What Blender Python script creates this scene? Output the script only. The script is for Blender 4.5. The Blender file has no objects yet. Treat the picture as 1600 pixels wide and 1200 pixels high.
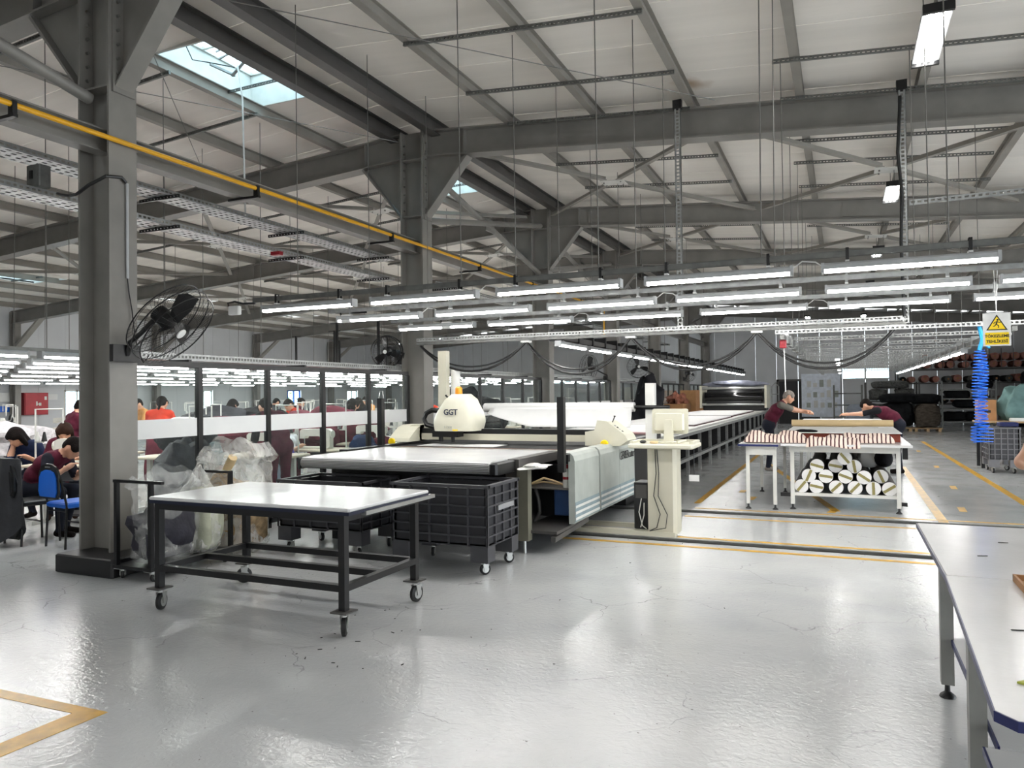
import bpy, math, random
import numpy as np
from mathutils import Vector, Matrix
random.seed(7); np.random.seed(7)
SC = bpy.context.scene
COL = SC.collection
PI = math.pi
# ---------------------------------------------------------------- camera, world, exposure
cam_data = bpy.data.cameras.new('camera'); cam = bpy.data.objects.new('camera', cam_data); COL.objects.link(cam)
cam_data.sensor_width = 36.0; cam_data.lens = 36.0 * 1170.0 / 1600.0; cam_data.clip_end = 300; cam_data.clip_start = .05
def camera_matrix(yaw, pitch, roll, h):
    y, p, r = (math.radians(a) for a in (yaw, pitch, roll))
    f = Vector((-math.sin(y) * math.cos(p), math.cos(y) * math.cos(p), math.sin(p)))
    rt = Vector((math.cos(y), math.sin(y), 0)); up = rt.cross(f)
    R = rt * math.cos(r) + up * math.sin(r); U = up * math.cos(r) - rt * math.sin(r)
    m = Matrix((R, U, -f)).transposed().to_4x4(); m.translation = Vector((0, 0, h)); return m
cam.matrix_world = camera_matrix(23.82, .81, -.645, 1.6)
SC.camera = cam
world = bpy.data.worlds.new('overcast_sky'); SC.world = world; world.use_nodes = True
bg = world.node_tree.nodes['Background']; bg.inputs[0].default_value = (.88, .95, 1.0, 1); bg.inputs[1].default_value = 2.8
SC.view_settings.view_transform = 'Standard'; SC.view_settings.look = 'None'
SC.view_settings.exposure = 1.32; SC.view_settings.gamma = 1.0; SC.view_settings.use_curve_mapping = False
SC.cycles.max_bounces = 8; SC.cycles.diffuse_bounces = 5; SC.cycles.glossy_bounces = 3
SC.cycles.transmission_bounces = 6; SC.cycles.transparent_max_bounces = 12
SC.cycles.sample_clamp_indirect = 6.0; SC.cycles.use_denoising = True; SC.cycles.caustics_reflective = False; SC.cycles.caustics_refractive = False
TUBE_POWER = 23.0

# ---------------------------------------------------------------- mesh helpers
class MB:
    """collects vertices and faces of one mesh"""
    def __init__(s): s.v = []; s.f = []; s.m = []
    def add(s, v, f, mi=0):
        o = len(s.v); s.v += [tuple(p) for p in v]; s.f += [tuple(i + o for i in q) for q in f]; s.m += [mi] * len(f); return s
    def box(s, x0, x1, y0, y1, z0, z1, mi=0):
        return s.add([(x0,y0,z0),(x1,y0,z0),(x1,y1,z0),(x0,y1,z0),(x0,y0,z1),(x1,y0,z1),(x1,y1,z1),(x0,y1,z1)],
                     [(0,3,2,1),(4,5,6,7),(0,1,5,4),(1,2,6,5),(2,3,7,6),(3,0,4,7)], mi)
    def cbox(s, c, d, mi=0, rz=0., rx=0., ry=0.):
        v = [(sx*d[0]/2, sy*d[1]/2, sz*d[2]/2) for sz in (-1,1) for sx, sy in ((-1,-1),(1,-1),(1,1),(-1,1))]
        M = Matrix.Rotation(rz,3,'Z') @ Matrix.Rotation(ry,3,'Y') @ Matrix.Rotation(rx,3,'X')
        v = [M @ Vector(p) + Vector(c) for p in v]
        return s.add(v, [(0,3,2,1),(4,5,6,7),(0,1,5,4),(1,2,6,5),(2,3,7,6),(3,0,4,7)], mi)
    def rbox(s, x0, x1, y0, y1, z0, z1, b=.01, mi=0):
        """box with chamfered vertical and horizontal edges"""
        b = min(b, (x1-x0)*.45, (y1-y0)*.45, (z1-z0)*.45)
        def ring(i, z): return [(x0+i+b,y0+i,z),(x1-i-b,y0+i,z),(x1-i,y0+i+b,z),(x1-i,y1-i-b,z),(x1-i-b,y1-i,z),(x0+i+b,y1-i,z),(x0+i,y1-i-b,z),(x0+i,y0+i+b,z)]
        b2 = b*.6
        v = ring(b2,z0)+ring(0,z0+b2)+ring(0,z1-b2)+ring(b2,z1); f = [tuple(range(7,-1,-1)), tuple(range(24,32))]
        for k in range(3):
            for i in range(8): f.append((k*8+i, k*8+(i+1)%8, k*8+8+(i+1)%8, k*8+8+i))
        return s.add(v, f, mi)
    def bar(s, a, b, w, h=None, up=(0,0,1), mi=0):
        """rectangular bar from a to b, w across, h along up"""
        h = w if h is None else h
        a, b = Vector(a), Vector(b); d = (b-a).normalized(); u = Vector(up)
        if abs(d.dot(u)) > .98: u = Vector((0,1,0))
        sd = d.cross(u).normalized(); u = sd.cross(d)
        v = [p + sd*x*w/2 + u*y*h/2 for p in (a,b) for x, y in ((-1,-1),(1,-1),(1,1),(-1,1))]
        return s.add(v, [(0,1,2,3),(7,6,5,4),(0,4,5,1),(1,5,6,2),(2,6,7,3),(3,7,4,0)], mi)
    def tube(s, pts, r, n=8, mi=0, closed=False, caps=True):
        pts = [Vector(p) for p in pts]; m = len(pts); rs = r if isinstance(r, (list, tuple)) else [r]*m
        tang = []
        for i in range(m):
            a = pts[i-1] if (i > 0 or closed) else pts[i]; b = pts[(i+1) % m] if (i < m-1 or closed) else pts[i]
            tang.append((b-a).normalized())
        u = Vector((0,0,1)) if abs(tang[0].z) < .9 else Vector((1,0,0))
        u = (u - tang[0]*u.dot(tang[0])).normalized(); v = []
        for i in range(m):
            t = tang[i]; u = (u - t*u.dot(t)); u = u.normalized() if u.length > 1e-6 else t.orthogonal().normalized(); w = t.cross(u)
            for k in range(n):
                a = 2*PI*k/n; v.append(pts[i] + (u*math.cos(a) + w*math.sin(a))*rs[i])
        f = []
        for i in range(m if closed else m-1):
            j = (i+1) % m
            for k in range(n): f.append((i*n+k, i*n+(k+1)%n, j*n+(k+1)%n, j*n+k))
        if caps and not closed: f += [tuple(range(n-1,-1,-1)), tuple((m-1)*n+k for k in range(n))]
        return s.add(v, f, mi)
    def cyl(s, a, b, r, n=12, mi=0): return s.tube([a, b], r, n, mi)
    def lathe(s, prof, c=(0,0,0), n=16, axis='z', mi=0):
        """profile of (radius, height) about an axis through c"""
        v = []
        for r, h in prof:
            for k in range(n):
                a = 2*PI*k/n; p = (r*math.cos(a), r*math.sin(a), h)
                if axis == 'y': p = (p[0], p[2], p[1])
                if axis == 'x': p = (p[2], p[0], p[1])
                v.append((p[0]+c[0], p[1]+c[1], p[2]+c[2]))
        f = []
        for i in range(len(prof)-1):
            for k in range(n): f.append((i*n+k, i*n+(k+1)%n, (i+1)*n+(k+1)%n, (i+1)*n+k))
        f += [tuple(range(n-1,-1,-1)), tuple((len(prof)-1)*n+k for k in range(n))]
        return s.add(v, f, mi)
    def prism(s, poly, a, b, axis='y', mi=0):
        """polygon of 2-D points pushed from a to b along axis: y -> (x,z), x -> (y,z), z -> (x,y)"""
        n = len(poly)
        def P(p, h): return {'y': (p[0],h,p[1]), 'x': (h,p[0],p[1]), 'z': (p[0],p[1],h)}[axis]
        v = [P(p,a) for p in poly] + [P(p,b) for p in poly]
        f = [tuple(range(n)), tuple(range(2*n-1,n-1,-1))] + [(i,(i+1)%n+0,(i+1)%n+n,i+n) for i in range(n)]
        return s.add(v, f, mi)
    def plate(s, us, vs, hole, P, N, th, mi=0):
        """thick plate on a u-v grid with open cells where hole(i,j); P(u,v) gives a point, N the push direction"""
        nu, nv = len(us), len(vs); N = Vector(N)*th
        idx = {}
        v = []; f = []
        def vid(i, j, k):
            if (i,j,k) not in idx:
                idx[(i,j,k)] = len(v); v.append(Vector(P(us[i],vs[j])) + (N if k else Vector((0,0,0))))
            return idx[(i,j,k)]
        solid = lambda i, j: 0 <= i < nu-1 and 0 <= j < nv-1 and not hole(i,j)
        for i in range(nu-1):
            for j in range(nv-1):
                if not solid(i,j): continue
                f.append(tuple(vid(a,b,1) for a, b in ((i,j),(i+1,j),(i+1,j+1),(i,j+1))))
                f.append(tuple(vid(a,b,0) for a, b in ((i,j+1),(i+1,j+1),(i+1,j),(i,j))))
                for (di,dj),(a,b) in (((0,-1),((i,j),(i+1,j))),((1,0),((i+1,j),(i+1,j+1))),((0,1),((i+1,j+1),(i,j+1))),((-1,0),((i,j+1),(i,j)))):
                    if not solid(i+di,j+dj): f.append((vid(*a,0),vid(*b,0),vid(*b,1),vid(*a,1)))
        return s.add(v, f, mi)
    def strip(s, a, b, w, th, up=(0,0,1), pitch=.05, hole=.6, mi=0):
        """perforated metal strip from a to b, w along up"""
        a, b = Vector(a), Vector(b); L = (b-a).length; d = (b-a).normalized(); u = Vector(up); u = (u-d*u.dot(d)).normalized()
        n = max(2, int(L/pitch)); us = [0.]
        for i in range(n): us += [(i+.5-hole/2)*L/n, (i+.5+hole/2)*L/n]
        us.append(L); vs = [-w/2, -w*.2, w*.2, w/2]
        return s.plate(us, vs, lambda i, j: j == 1 and i % 2 == 1, lambda p, q: a + d*p + u*q, d.cross(u), th, mi)
    def blob(s, c, r, seed=0, amp=.12, freq=2.2, nu=20, nv=12, e=1.0, flat=None, mi=0):
        """lumpy closed body: superellipsoid with noise"""
        rg = np.random.RandomState(seed); ph = rg.rand(8,4)*6.28; dr = rg.randn(8,3)*freq
        v = []; f = []
        sg = lambda x, p: math.copysign(abs(x)**p, x)
        for j in range(1, nv):
            th = PI*j/nv
            for i in range(nu):
                a = 2*PI*i/nu
                d = np.array([sg(math.cos(a),e)*sg(math.sin(th),e), sg(math.sin(a),e)*sg(math.sin(th),e), sg(math.cos(th),e)])
                k = 1 + amp*sum(math.sin(float(d@dr[q]) + ph[q,0]) for q in range(8))/2.2
                p = d*k*np.array(r) + np.array(c)
                if flat is not None: p[2] = max(p[2], flat)
                v.append(tuple(p))
        top = len(v); v.append((c[0],c[1],c[2]+r[2])); bot = len(v); v.append((c[0],c[1],max(c[2]-r[2], flat if flat is not None else -9)))
        for j in range(nv-2):
            for i in range(nu): f.append((j*nu+i,(j+1)*nu+i,(j+1)*nu+(i+1)%nu,j*nu+(i+1)%nu))
        for i in range(nu): f.append((top,i,(i+1)%nu)); f.append((bot,(nv-2)*nu+(i+1)%nu,(nv-2)*nu+i))
        return s.add(v, f, mi)
    def xf(s, M):
        s.v = [tuple(M @ Vector(p)) for p in s.v]; return s
    def mesh(s, name, mats, off=(0,0,0), smooth=False):
        me = bpy.data.meshes.new(name)
        me.from_pydata([(p[0]-off[0],p[1]-off[1],p[2]-off[2]) for p in s.v], [], s.f)
        for m in (mats if isinstance(mats, (list, tuple)) else [mats]): me.materials.append(m)
        me.polygons.foreach_set('material_index', s.m)
        if smooth: me.polygons.foreach_set('use_smooth', [True]*len(me.polygons)); me.set_sharp_from_angle(angle=smooth if isinstance(smooth, float) else .7)
        me.update(); return me

def origin_of(o):
    p = Vector((0,0,0))
    while o is not None: p += o.location; o = o.parent
    return p
def obj(name, mb, mats, parent=None, smooth=False, loc=None, kind=None, label=None):
    """one mesh object; vertices of mb are world coordinates unless loc is given"""
    off = origin_of(parent) if parent is not None else Vector((0,0,0))
    if parent is None and loc is None and mb.v:
        a = np.array(mb.v); off = Vector(((a[:,0].min()+a[:,0].max())/2, (a[:,1].min()+a[:,1].max())/2, a[:,2].min()))
    if loc is not None: off = Vector((0,0,0))
    o = bpy.data.objects.new(name, mb.mesh(name, mats, off, smooth)); COL.objects.link(o)
    if parent is not None: o.parent = parent
    if loc is not None: o.location = loc
    elif parent is None: o.location = off
    if kind: o['kind'] = kind
    if label: o['label'] = label
    return o
def tag(o, label, cat, group=None, kind=None):
    o['label'] = label; o['category'] = cat
    if group: o['group'] = group
    if kind: o['kind'] = kind
    return o
def thing(name, label, cat, loc=(0,0,0), rz=0, group=None, kind=None):
    o = bpy.data.objects.new(name, None); COL.objects.link(o); o.empty_display_size = .1
    o.location = loc; o.rotation_euler = (0,0,rz)
    return tag(o, label, cat, group, kind)
def struct(name, mb, mat, label, cat, parent=None, smooth=False):
    o = obj(name, mb, mat, parent, smooth)
    if parent is None: tag(o, label, cat, None, 'structure')
    return o
def dup(o, parent=None, loc=None, rz=None, label=None, group=None):
    c = o.copy(); COL.objects.link(c); c.parent = parent
    if loc is not None: c.location = loc
    if rz is not None: c.rotation_euler = (0,0,rz)
    if label: c['label'] = label
    if group: c['group'] = group
    for k in list(o.children): dup(k, c)
    return c
def text_mb(body, size, depth, M, bold=.0, align='CENTER', spacing=1.0):
    cu = bpy.data.curves.new('lettering', 'FONT'); cu.body = body; cu.size = size; cu.extrude = depth; cu.offset = bold; cu.align_x = align; cu.space_character = spacing; cu.resolution_u = 2
    t = bpy.data.objects.new('lettering', cu); COL.objects.link(t)
    me = bpy.data.meshes.new_from_object(t.evaluated_get(bpy.context.evaluated_depsgraph_get()))
    mb = MB(); mb.add([M @ v.co for v in me.vertices], [tuple(p.vertices) for p in me.polygons])
    bpy.data.objects.remove(t); bpy.data.curves.remove(cu); bpy.data.meshes.remove(me)
    return mb

# ---------------------------------------------------------------- materials
def lin(c):
    if isinstance(c, str): c = [int(c[i:i+2],16)/255 for i in (0,2,4)]
    return tuple((x/12.92 if x <= .04045 else ((x+.055)/1.055)**2.4) for x in c)
def M(name, col, rough=.5, metal=0., var=.12, scale=6., bump=0., bscale=40., stretch=(1,1,1), coat=0., emit=0., spec=None):
    """principled material whose colour drifts a little with noise in object space"""
    m = bpy.data.materials.new(name); m.use_nodes = True; nt = m.node_tree; b = nt.nodes['Principled BSDF']
    c = lin(col)
    b.inputs['Roughness'].default_value = rough; b.inputs['Metallic'].default_value = metal; b.inputs['Coat Weight'].default_value = coat
    b.inputs['Specular IOR Level'].default_value = spec if spec is not None else (.12 if rough >= .8 else .5)
    tc = nt.nodes.new('ShaderNodeTexCoord'); mp = nt.nodes.new('ShaderNodeMapping'); mp.inputs['Scale'].default_value = stretch
    nt.links.new(tc.outputs['Object'], mp.inputs[0])
    if var:
        n = nt.nodes.new('ShaderNodeTexNoise'); n.inputs['Scale'].default_value = scale; n.inputs['Detail'].default_value = 4
        r = nt.nodes.new('ShaderNodeValToRGB'); r.color_ramp.elements[0].position = .3; r.color_ramp.elements[1].position = .7
        r.color_ramp.elements[0].color = tuple(x*(1-var) for x in c)+(1,); r.color_ramp.elements[1].color = tuple(min(1,x*(1+var)) for x in c)+(1,)
        nt.links.new(mp.outputs[0], n.inputs[0]); nt.links.new(n.outputs[0], r.inputs[0]); nt.links.new(r.outputs[0], b.inputs['Base Color'])
    else: b.inputs['Base Color'].default_value = c+(1,)
    if bump:
        n2 = nt.nodes.new('ShaderNodeTexNoise'); n2.inputs['Scale'].default_value = bscale; n2.inputs['Detail'].default_value = 3
        bp = nt.nodes.new('ShaderNodeBump'); bp.inputs['Strength'].default_value = bump; bp.inputs['Distance'].default_value = .02
        nt.links.new(mp.outputs[0], n2.inputs[0]); nt.links.new(n2.outputs[0], bp.inputs['Height']); nt.links.new(bp.outputs[0], b.inputs['Normal'])
    if emit:
        b.inputs['Emission Color'].default_value = c+(1,); b.inputs['Emission Strength'].default_value = emit
    return m
def floor_material():
    m = bpy.data.materials.new('grey_epoxy_floor'); m.use_nodes = True; nt = m.node_tree; L = nt.links.new; N = nt.nodes.new
    b = nt.nodes['Principled BSDF']; tc = N('ShaderNodeTexCoord')
    def noise(sc, det=3, stretch=(1,1,1), dist=0.):
        mp = N('ShaderNodeMapping'); mp.inputs['Scale'].default_value = stretch; L(tc.outputs['Object'], mp.inputs[0])
        n = N('ShaderNodeTexNoise'); n.inputs['Scale'].default_value = sc; n.inputs['Detail'].default_value = det; n.inputs['Distortion'].default_value = dist
        L(mp.outputs[0], n.inputs[0]); return n.outputs[0]
    def ramp(src, p0, p1, c0, c1):
        r = N('ShaderNodeValToRGB'); e = r.color_ramp.elements; e[0].position = p0; e[1].position = p1; e[0].color = c0; e[1].color = c1; L(src, r.inputs[0]); return r.outputs[0]
    def mix(a, bb, fac, mode='MIX'):
        x = N('ShaderNodeMix'); x.data_type = 'RGBA'; x.blend_type = mode; L(fac, x.inputs[0]); L(a, x.inputs[6])
        if isinstance(bb, tuple): x.inputs[7].default_value = bb
        else: L(bb, x.inputs[7])
        return x.outputs[2]
    base = ramp(noise(.9,5), .3, .7, (.43,.445,.45,1), (.51,.52,.525,1))
    worn = ramp(noise(1.6,5,(.8,1.2,1)), .35, .8, (0,0,0,1), (1,1,1,1))
    base = mix(base, (.54,.545,.54,1), worn)
    # cracks: voronoi edges on warped coordinates, shown only in patches
    warp = N('ShaderNodeMix'); warp.data_type = 'VECTOR'; warp.inputs[0].default_value = .22
    wn = N('ShaderNodeTexNoise'); wn.inputs['Scale'].default_value = 3.5; wn.inputs['Detail'].default_value = 4; L(tc.outputs['Object'], wn.inputs[0])
    L(tc.outputs['Object'], warp.inputs[4]); L(wn.outputs['Color'], warp.inputs[5])
    vo = N('ShaderNodeTexVoronoi'); vo.feature = 'DISTANCE_TO_EDGE'; vo.inputs['Scale'].default_value = 1.7; L(warp.outputs[1], vo.inputs['Vector'])
    line = ramp(vo.outputs['Distance'], .0, .006, (1,1,1,1), (0,0,0,1)); patch = ramp(noise(1.1,2), .52, .6, (0,0,0,1), (1,1,1,1))
    mul = N('ShaderNodeMath'); mul.operation = 'MULTIPLY'; L(line, mul.inputs[0]); L(patch, mul.inputs[1])
    mul2 = N('ShaderNodeMath'); mul2.operation = 'MULTIPLY'; mul2.inputs[1].default_value = .6; L(mul.outputs[0], mul2.inputs[0])
    base = mix(base, (.1,.1,.1,1), mul2.outputs[0])
    spk = ramp(noise(38.,2), .74, .78, (0,0,0,1), (1,1,1,1)); base = mix(base, (.2,.19,.18,1), spk)
    L(base, b.inputs['Base Color'])
    ro = ramp(noise(2.2,5), .3, .75, (.11,)*3+(1,), (.21,)*3+(1,)); L(ro, b.inputs['Roughness'])
    b.inputs['Specular IOR Level'].default_value = .62
    bp = N('ShaderNodeBump'); bp.inputs['Strength'].default_value = .22; bp.inputs['Distance'].default_value = .012
    L(noise(26.,5,(.85,1.1,1),.9), bp.inputs['Height']); L(bp.outputs[0], b.inputs['Normal'])
    return m
def glass_material(name, tint=(.93,.97,.96), haze=.02):
    m = bpy.data.materials.new(name); m.use_nodes = True; nt = m.node_tree; nt.nodes.remove(nt.nodes['Principled BSDF'])
    out = nt.nodes['Material Output']; t = nt.nodes.new('ShaderNodeBsdfTransparent'); t.inputs[0].default_value = tint+(1,)
    g = nt.nodes.new('ShaderNodeBsdfGlossy'); g.inputs['Roughness'].default_value = .03
    lw = nt.nodes.new('ShaderNodeLayerWeight'); lw.inputs[0].default_value = .5; fr = nt.nodes.new('ShaderNodeMath'); fr.operation = 'POWER'; fr.inputs[1].default_value = 5.0; nt.links.new(lw.outputs['Facing'], fr.inputs[0]); mx = nt.nodes.new('ShaderNodeMixShader')
    nt.links.new(fr.outputs[0], mx.inputs[0]); nt.links.new(t.outputs[0], mx.inputs[1]); nt.links.new(g.outputs[0], mx.inputs[2])
    d = nt.nodes.new('ShaderNodeBsdfDiffuse'); d.inputs[0].default_value = (.8,.82,.82,1); m2 = nt.nodes.new('ShaderNodeMixShader'); m2.inputs[0].default_value = haze
    nt.links.new(mx.outputs[0], m2.inputs[1]); nt.links.new(d.outputs[0], m2.inputs[2]); nt.links.new(m2.outputs[0], out.inputs[0])
    return m
def emit_material(name, col, power):
    m = bpy.data.materials.new(name); m.use_nodes = True; nt = m.node_tree; nt.nodes.remove(nt.nodes['Principled BSDF'])
    e = nt.nodes.new('ShaderNodeEmission'); e.inputs[0].default_value = col+(1,); e.inputs[1].default_value = power
    nt.links.new(e.outputs[0], nt.nodes['Material Output'].inputs[0]); return m
def plastic_film(name, alpha=.5, col=(.85,.86,.84)):
    """thin clear wrinkled bag film"""
    m = bpy.data.materials.new(name); m.use_nodes = True; nt = m.node_tree; b = nt.nodes['Principled BSDF']
    b.inputs['Base Color'].default_value = col+(1,); b.inputs['Roughness'].default_value = .22
    tc = nt.nodes.new('ShaderNodeTexCoord'); n = nt.nodes.new('ShaderNodeTexNoise'); n.inputs['Scale'].default_value = 5; n.inputs['Detail'].default_value = 3; n.inputs['Distortion'].default_value = 1.8
    nt.links.new(tc.outputs['Object'], n.inputs[0]); bp = nt.nodes.new('ShaderNodeBump'); bp.inputs['Strength'].default_value = .6; bp.inputs['Distance'].default_value = .03
    nt.links.new(n.outputs[0], bp.inputs['Height']); nt.links.new(bp.outputs[0], b.inputs['Normal'])
    r = nt.nodes.new('ShaderNodeMapRange'); r.inputs[1].default_value = .35; r.inputs[2].default_value = .7; r.inputs[3].default_value = max(.03,alpha-.12); r.inputs[4].default_value = alpha+.14
    nt.links.new(n.outputs[0], r.inputs[0]); nt.links.new(r.outputs[0], b.inputs['Alpha']); return m

def stain(m, c, r):
    """brown leak stain around a point of the roof"""
    nt = m.node_tree; b = nt.nodes['Principled BSDF']; src = b.inputs['Base Color'].links[0].from_socket
    tc = nt.nodes.new('ShaderNodeTexCoord'); ns = nt.nodes.new('ShaderNodeTexNoise'); ns.inputs['Scale'].default_value = 3; nt.links.new(tc.outputs['Object'], ns.inputs[0])
    ds = nt.nodes.new('ShaderNodeVectorMath'); ds.operation = 'DISTANCE'; ds.inputs[1].default_value = c; nt.links.new(tc.outputs['Object'], ds.inputs[0])
    ad = nt.nodes.new('ShaderNodeMath'); ad.operation = 'MULTIPLY_ADD'; ad.inputs[1].default_value = .5; nt.links.new(ns.outputs[0], ad.inputs[0]); nt.links.new(ds.outputs['Value'], ad.inputs[2])
    rp = nt.nodes.new('ShaderNodeValToRGB'); rp.color_ramp.elements[0].position = .22; rp.color_ramp.elements[0].color = (.75,)*3+(1,); rp.color_ramp.elements[1].position = .22+r; rp.color_ramp.elements[1].color = (0,0,0,1); nt.links.new(ad.outputs[0], rp.inputs[0])
    mx = nt.nodes.new('ShaderNodeMix'); mx.data_type = 'RGBA'; nt.links.new(rp.outputs[0], mx.inputs[0]); nt.links.new(src, mx.inputs[6]); mx.inputs[7].default_value = (.30,.16,.05,1); nt.links.new(mx.outputs[2], b.inputs['Base Color'])
MT = dict(
 floor=floor_material(), yellow_paint=M('yellow_floor_paint','c99a2e',.35,var=.22,scale=9), track=M('dark_floor_track','25241f',.5,.3),
 sheet=M('white_roof_sheet','e6e1da',.62,var=.05,scale=1.2,bump=.12,bscale=26,stretch=(.15,3,1)), wallpanel=M('grey_wall_sheet','c2c4c6',.6,var=.06,scale=1.),
 walldark=M('dark_wall_sheet','6c6f6e',.6,var=.08,scale=1.), steel=M('grey_painted_steel','7d7a75',.42,var=.14,scale=2.2), steel_dark=M('dark_painted_steel','4a4846',.42,var=.15,scale=2.5),
 purlin=M('purlin_steel','8a867f',.5,var=.12,scale=2.), galv=M('galvanised_steel','9b9d9c',.38,.55,var=.18,scale=14), galv_dark=M('dull_galvanised_steel','6b6c69',.45,.4,var=.2,scale=12),
 rod=M('threaded_rod_steel','6a6864',.45,.4), bolt=M('bolt_steel','7c7a76',.4,.6), gas=M('yellow_gas_pipe','d9a016',.4,var=.06), black=M('black_enamel','0d0d0f',.38,var=.2),
 blackrub=M('black_rubber','0a0a0b',.55,var=.2), tube=emit_material('lamp_tube_glow',(1,.985,.96),TUBE_POWER), lampbody=M('lamp_housing_grey','a7a9aa',.4), lampcap=M('white_lamp_cap','dcdcda',.4),
 cable=M('black_cable','141414',.45), white=M('white_laminate','cbcbcb',.22,var=.05,scale=3,bump=.03), whitepaint=M('white_painted_metal','cfcec9',.4,var=.06), beige=M('beige_machine_enamel','c4c0ae',.38,var=.05,scale=3),
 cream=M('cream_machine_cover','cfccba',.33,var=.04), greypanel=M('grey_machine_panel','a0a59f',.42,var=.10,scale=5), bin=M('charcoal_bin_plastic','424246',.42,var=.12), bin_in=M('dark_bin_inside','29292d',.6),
 chrome=M('bright_zinc','b9bab8',.28,.8,var=.1), glass=glass_material('clear_partition_glass'), frost=M('frosted_white_band','d3d4d3',.6,var=.02), pane=glass_material('window_pane',(.8,.93,.97),.1),
 blueedge=M('blue_table_edging','141d52',.4), paper=M('white_paper','d4d4d2',.7,var=.03,bump=.05,bscale=6), skin=M('skin_tone','b98a70',.5,var=.08,scale=9), hair=M('dark_hair','120d0b',.85,var=.3,scale=60,bump=.6,bscale=90),
 hairgrey=M('grey_hair','7d766f',.85,var=.3,scale=60), maroon=M('maroon_fabric','4f1d2c',.8,var=.2,scale=12,bump=.35,bscale=18), blacktee=M('black_fabric','18181b',.8,var=.2,scale=12,bump=.35,bscale=18),
 greytee=M('grey_fabric','5f5c56',.8,var=.2,bump=.3,bscale=18), denim=M('dark_trousers','20222b',.8,var=.2), bluechair=M('blue_vinyl','0f5fc4',.4,var=.06), card=M('brown_cardboard','a3764c',.7,var=.12), kraft=M('kraft_paper','cdb489',.65,var=.05),
 yellow=M('yellow_plastic','f2cf10',.4,var=.03), red=M('red_enamel','8e1522',.4,var=.08), wood=M('wood_edge','b99a72',.55,var=.15,scale=20),
)
stain(MT['sheet'], (-1.80,10.2,5.80), .30)
# ---------------------------------------------------------------- the building
BAY = 5.73; Y1 = 5.02; RX = -6.46
FY = [Y1 + BAY*k for k in range(-1, 7)]         # frame positions along the hall
XW, XE, YB, YR = -26.0, 11.0, 39.5, -5.6          # left wall, right side, back wall, rear wall
def ztop(x): return 5.98 - (.08*(x-RX) if x > RX else .07*(RX-x))      # rafter top
def zbot(x): return ztop(x) - .43
def zroof(x): return ztop(x) + .16
fl = struct('floor', MB().box(XW-.3, XE+.3, YR-.3, YB+.3, -.2, 0), MT['floor'], 'glossy grey epoxy factory floor with cracks and scuffs', 'floor')
def paint(x0, x1, y0, y1): obj('floor_marking', MB().box(x0, x1, y0, y1, .0005, .002), MT['yellow_paint'], fl)
def paint_line(a, b, w):
    d = Vector((b[0]-a[0], b[1]-a[1], 0)).normalized(); s = Vector((-d.y, d.x, 0))*w/2
    q = [(a[0]+s.x,a[1]+s.y),(a[0]-s.x,a[1]-s.y),(b[0]-s.x,b[1]-s.y),(b[0]+s.x,b[1]+s.y)]
    obj('floor_marking', MB().prism(q, .0005, .002, 'z'), MT['yellow_paint'], fl)
paint(-2.9, 3.2, 7.83, 7.91); paint(-1.7, 3.2, 8.33, 8.40); paint(-1.9, 3.2, 9.78, 9.84); paint(-1.9, 3.2, 10.50, 10.56)
paint_line((2.30,11.0), (2.235,26.5), .11); paint_line((1.09,10.35), (1.12,17.6), .11); paint_line((-.13,10.95), (-.17,10.7), .1)
paint_line((-.10,10.85), (-1.55,17.6), .10)
paint_line((-1.95,11.0), (-2.02,30.), .09)
for x, y, dx, dy in ((1.62,13.9,.02,.45),(1.42,11.35,.02,.45),(1.75,17.6,.02,.45),(-1.28,11.6,.02,.35),(-1.5,12.4,.0,.3),(1.78,22.,.02,.5)): paint_line((x,y), (x+dx,y+dy), .09)
# chevron at the corner of the gangway
obj('floor_marking', MB().prism([(-3.46,2.68),(-6.6,2.61),(-6.6,2.53),(-3.62,2.60),(-3.62,1.0),(-3.53,1.0)], .0005, .002, 'z'), MT['yellow_paint'], fl)
for yc in (8.15, 10.2):
    obj('floor_track', MB().box(-3.4, 4.6, yc-.075, yc-.03, .0005, .006).box(-3.4,4.6,yc+.03,yc+.075,.0005,.006), MT['track'], fl)
    obj('floor_track', MB().box(-3.4, 4.6, yc-.022, yc+.022, .0005, .022), MT['galv_dark'], fl)
for k in range(60):   # small dark scraps and chips lying on the floor
    x, y = random.uniform(-3.5, 2.4), random.uniform(2.6, 13.)
    if random.random() < .35: x, y = random.uniform(-3.3,-2.2), random.uniform(3.6,4.9)
    a = random.random()*PI; s = random.uniform(.004,.011)
    obj('floor_chip', MB().cbox((x,y,.003), (s*random.uniform(1,3.5), s*.6, .003), 0, a), MT['track'], fl)

# roof: separate sheets, each from ridge to eaves, joints left open
roof = thing('ceiling', 'white corrugated roof sheets on steel purlins', 'ceiling', (0,0,0), 0, None, 'structure')
SKY = [(-8.22,-6.96)]
PW = BAY/6
def sheet(x0, x1, y0, y1):
    g = .006; t = .05
    q = [(x0,zroof(x0)),(x1,zroof(x1)),(x1,zroof(x1)+t),(x0,zroof(x0)+t)]
    obj('roof_sheet', MB().prism(q, y0+g, y1-g, 'y'), MT['sheet'], roof)
NY0 = -12
sky_cells = []
for i in range(NY0, 37):
    y0 = Y1 + PW*i; y1 = y0 + PW
    if y1 < YR or y0 > YB: continue
    bay, cell = divmod(i, 6)
    if cell in (2,3) and bay in (-2,-1,0,1,2,3,4,5):
        xs = [(-26.2,-21.9),(-20.5,-8.22),(-6.96,RX)] if bay in (0,1,2,3) else [(-26.2,-8.22),(-6.96,RX)]
    else: xs = [(-26.2, RX)]
    for a, b in xs: sheet(a, b, y0, y1)
    sheet(RX, XE+.2, y0, y1)
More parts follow.
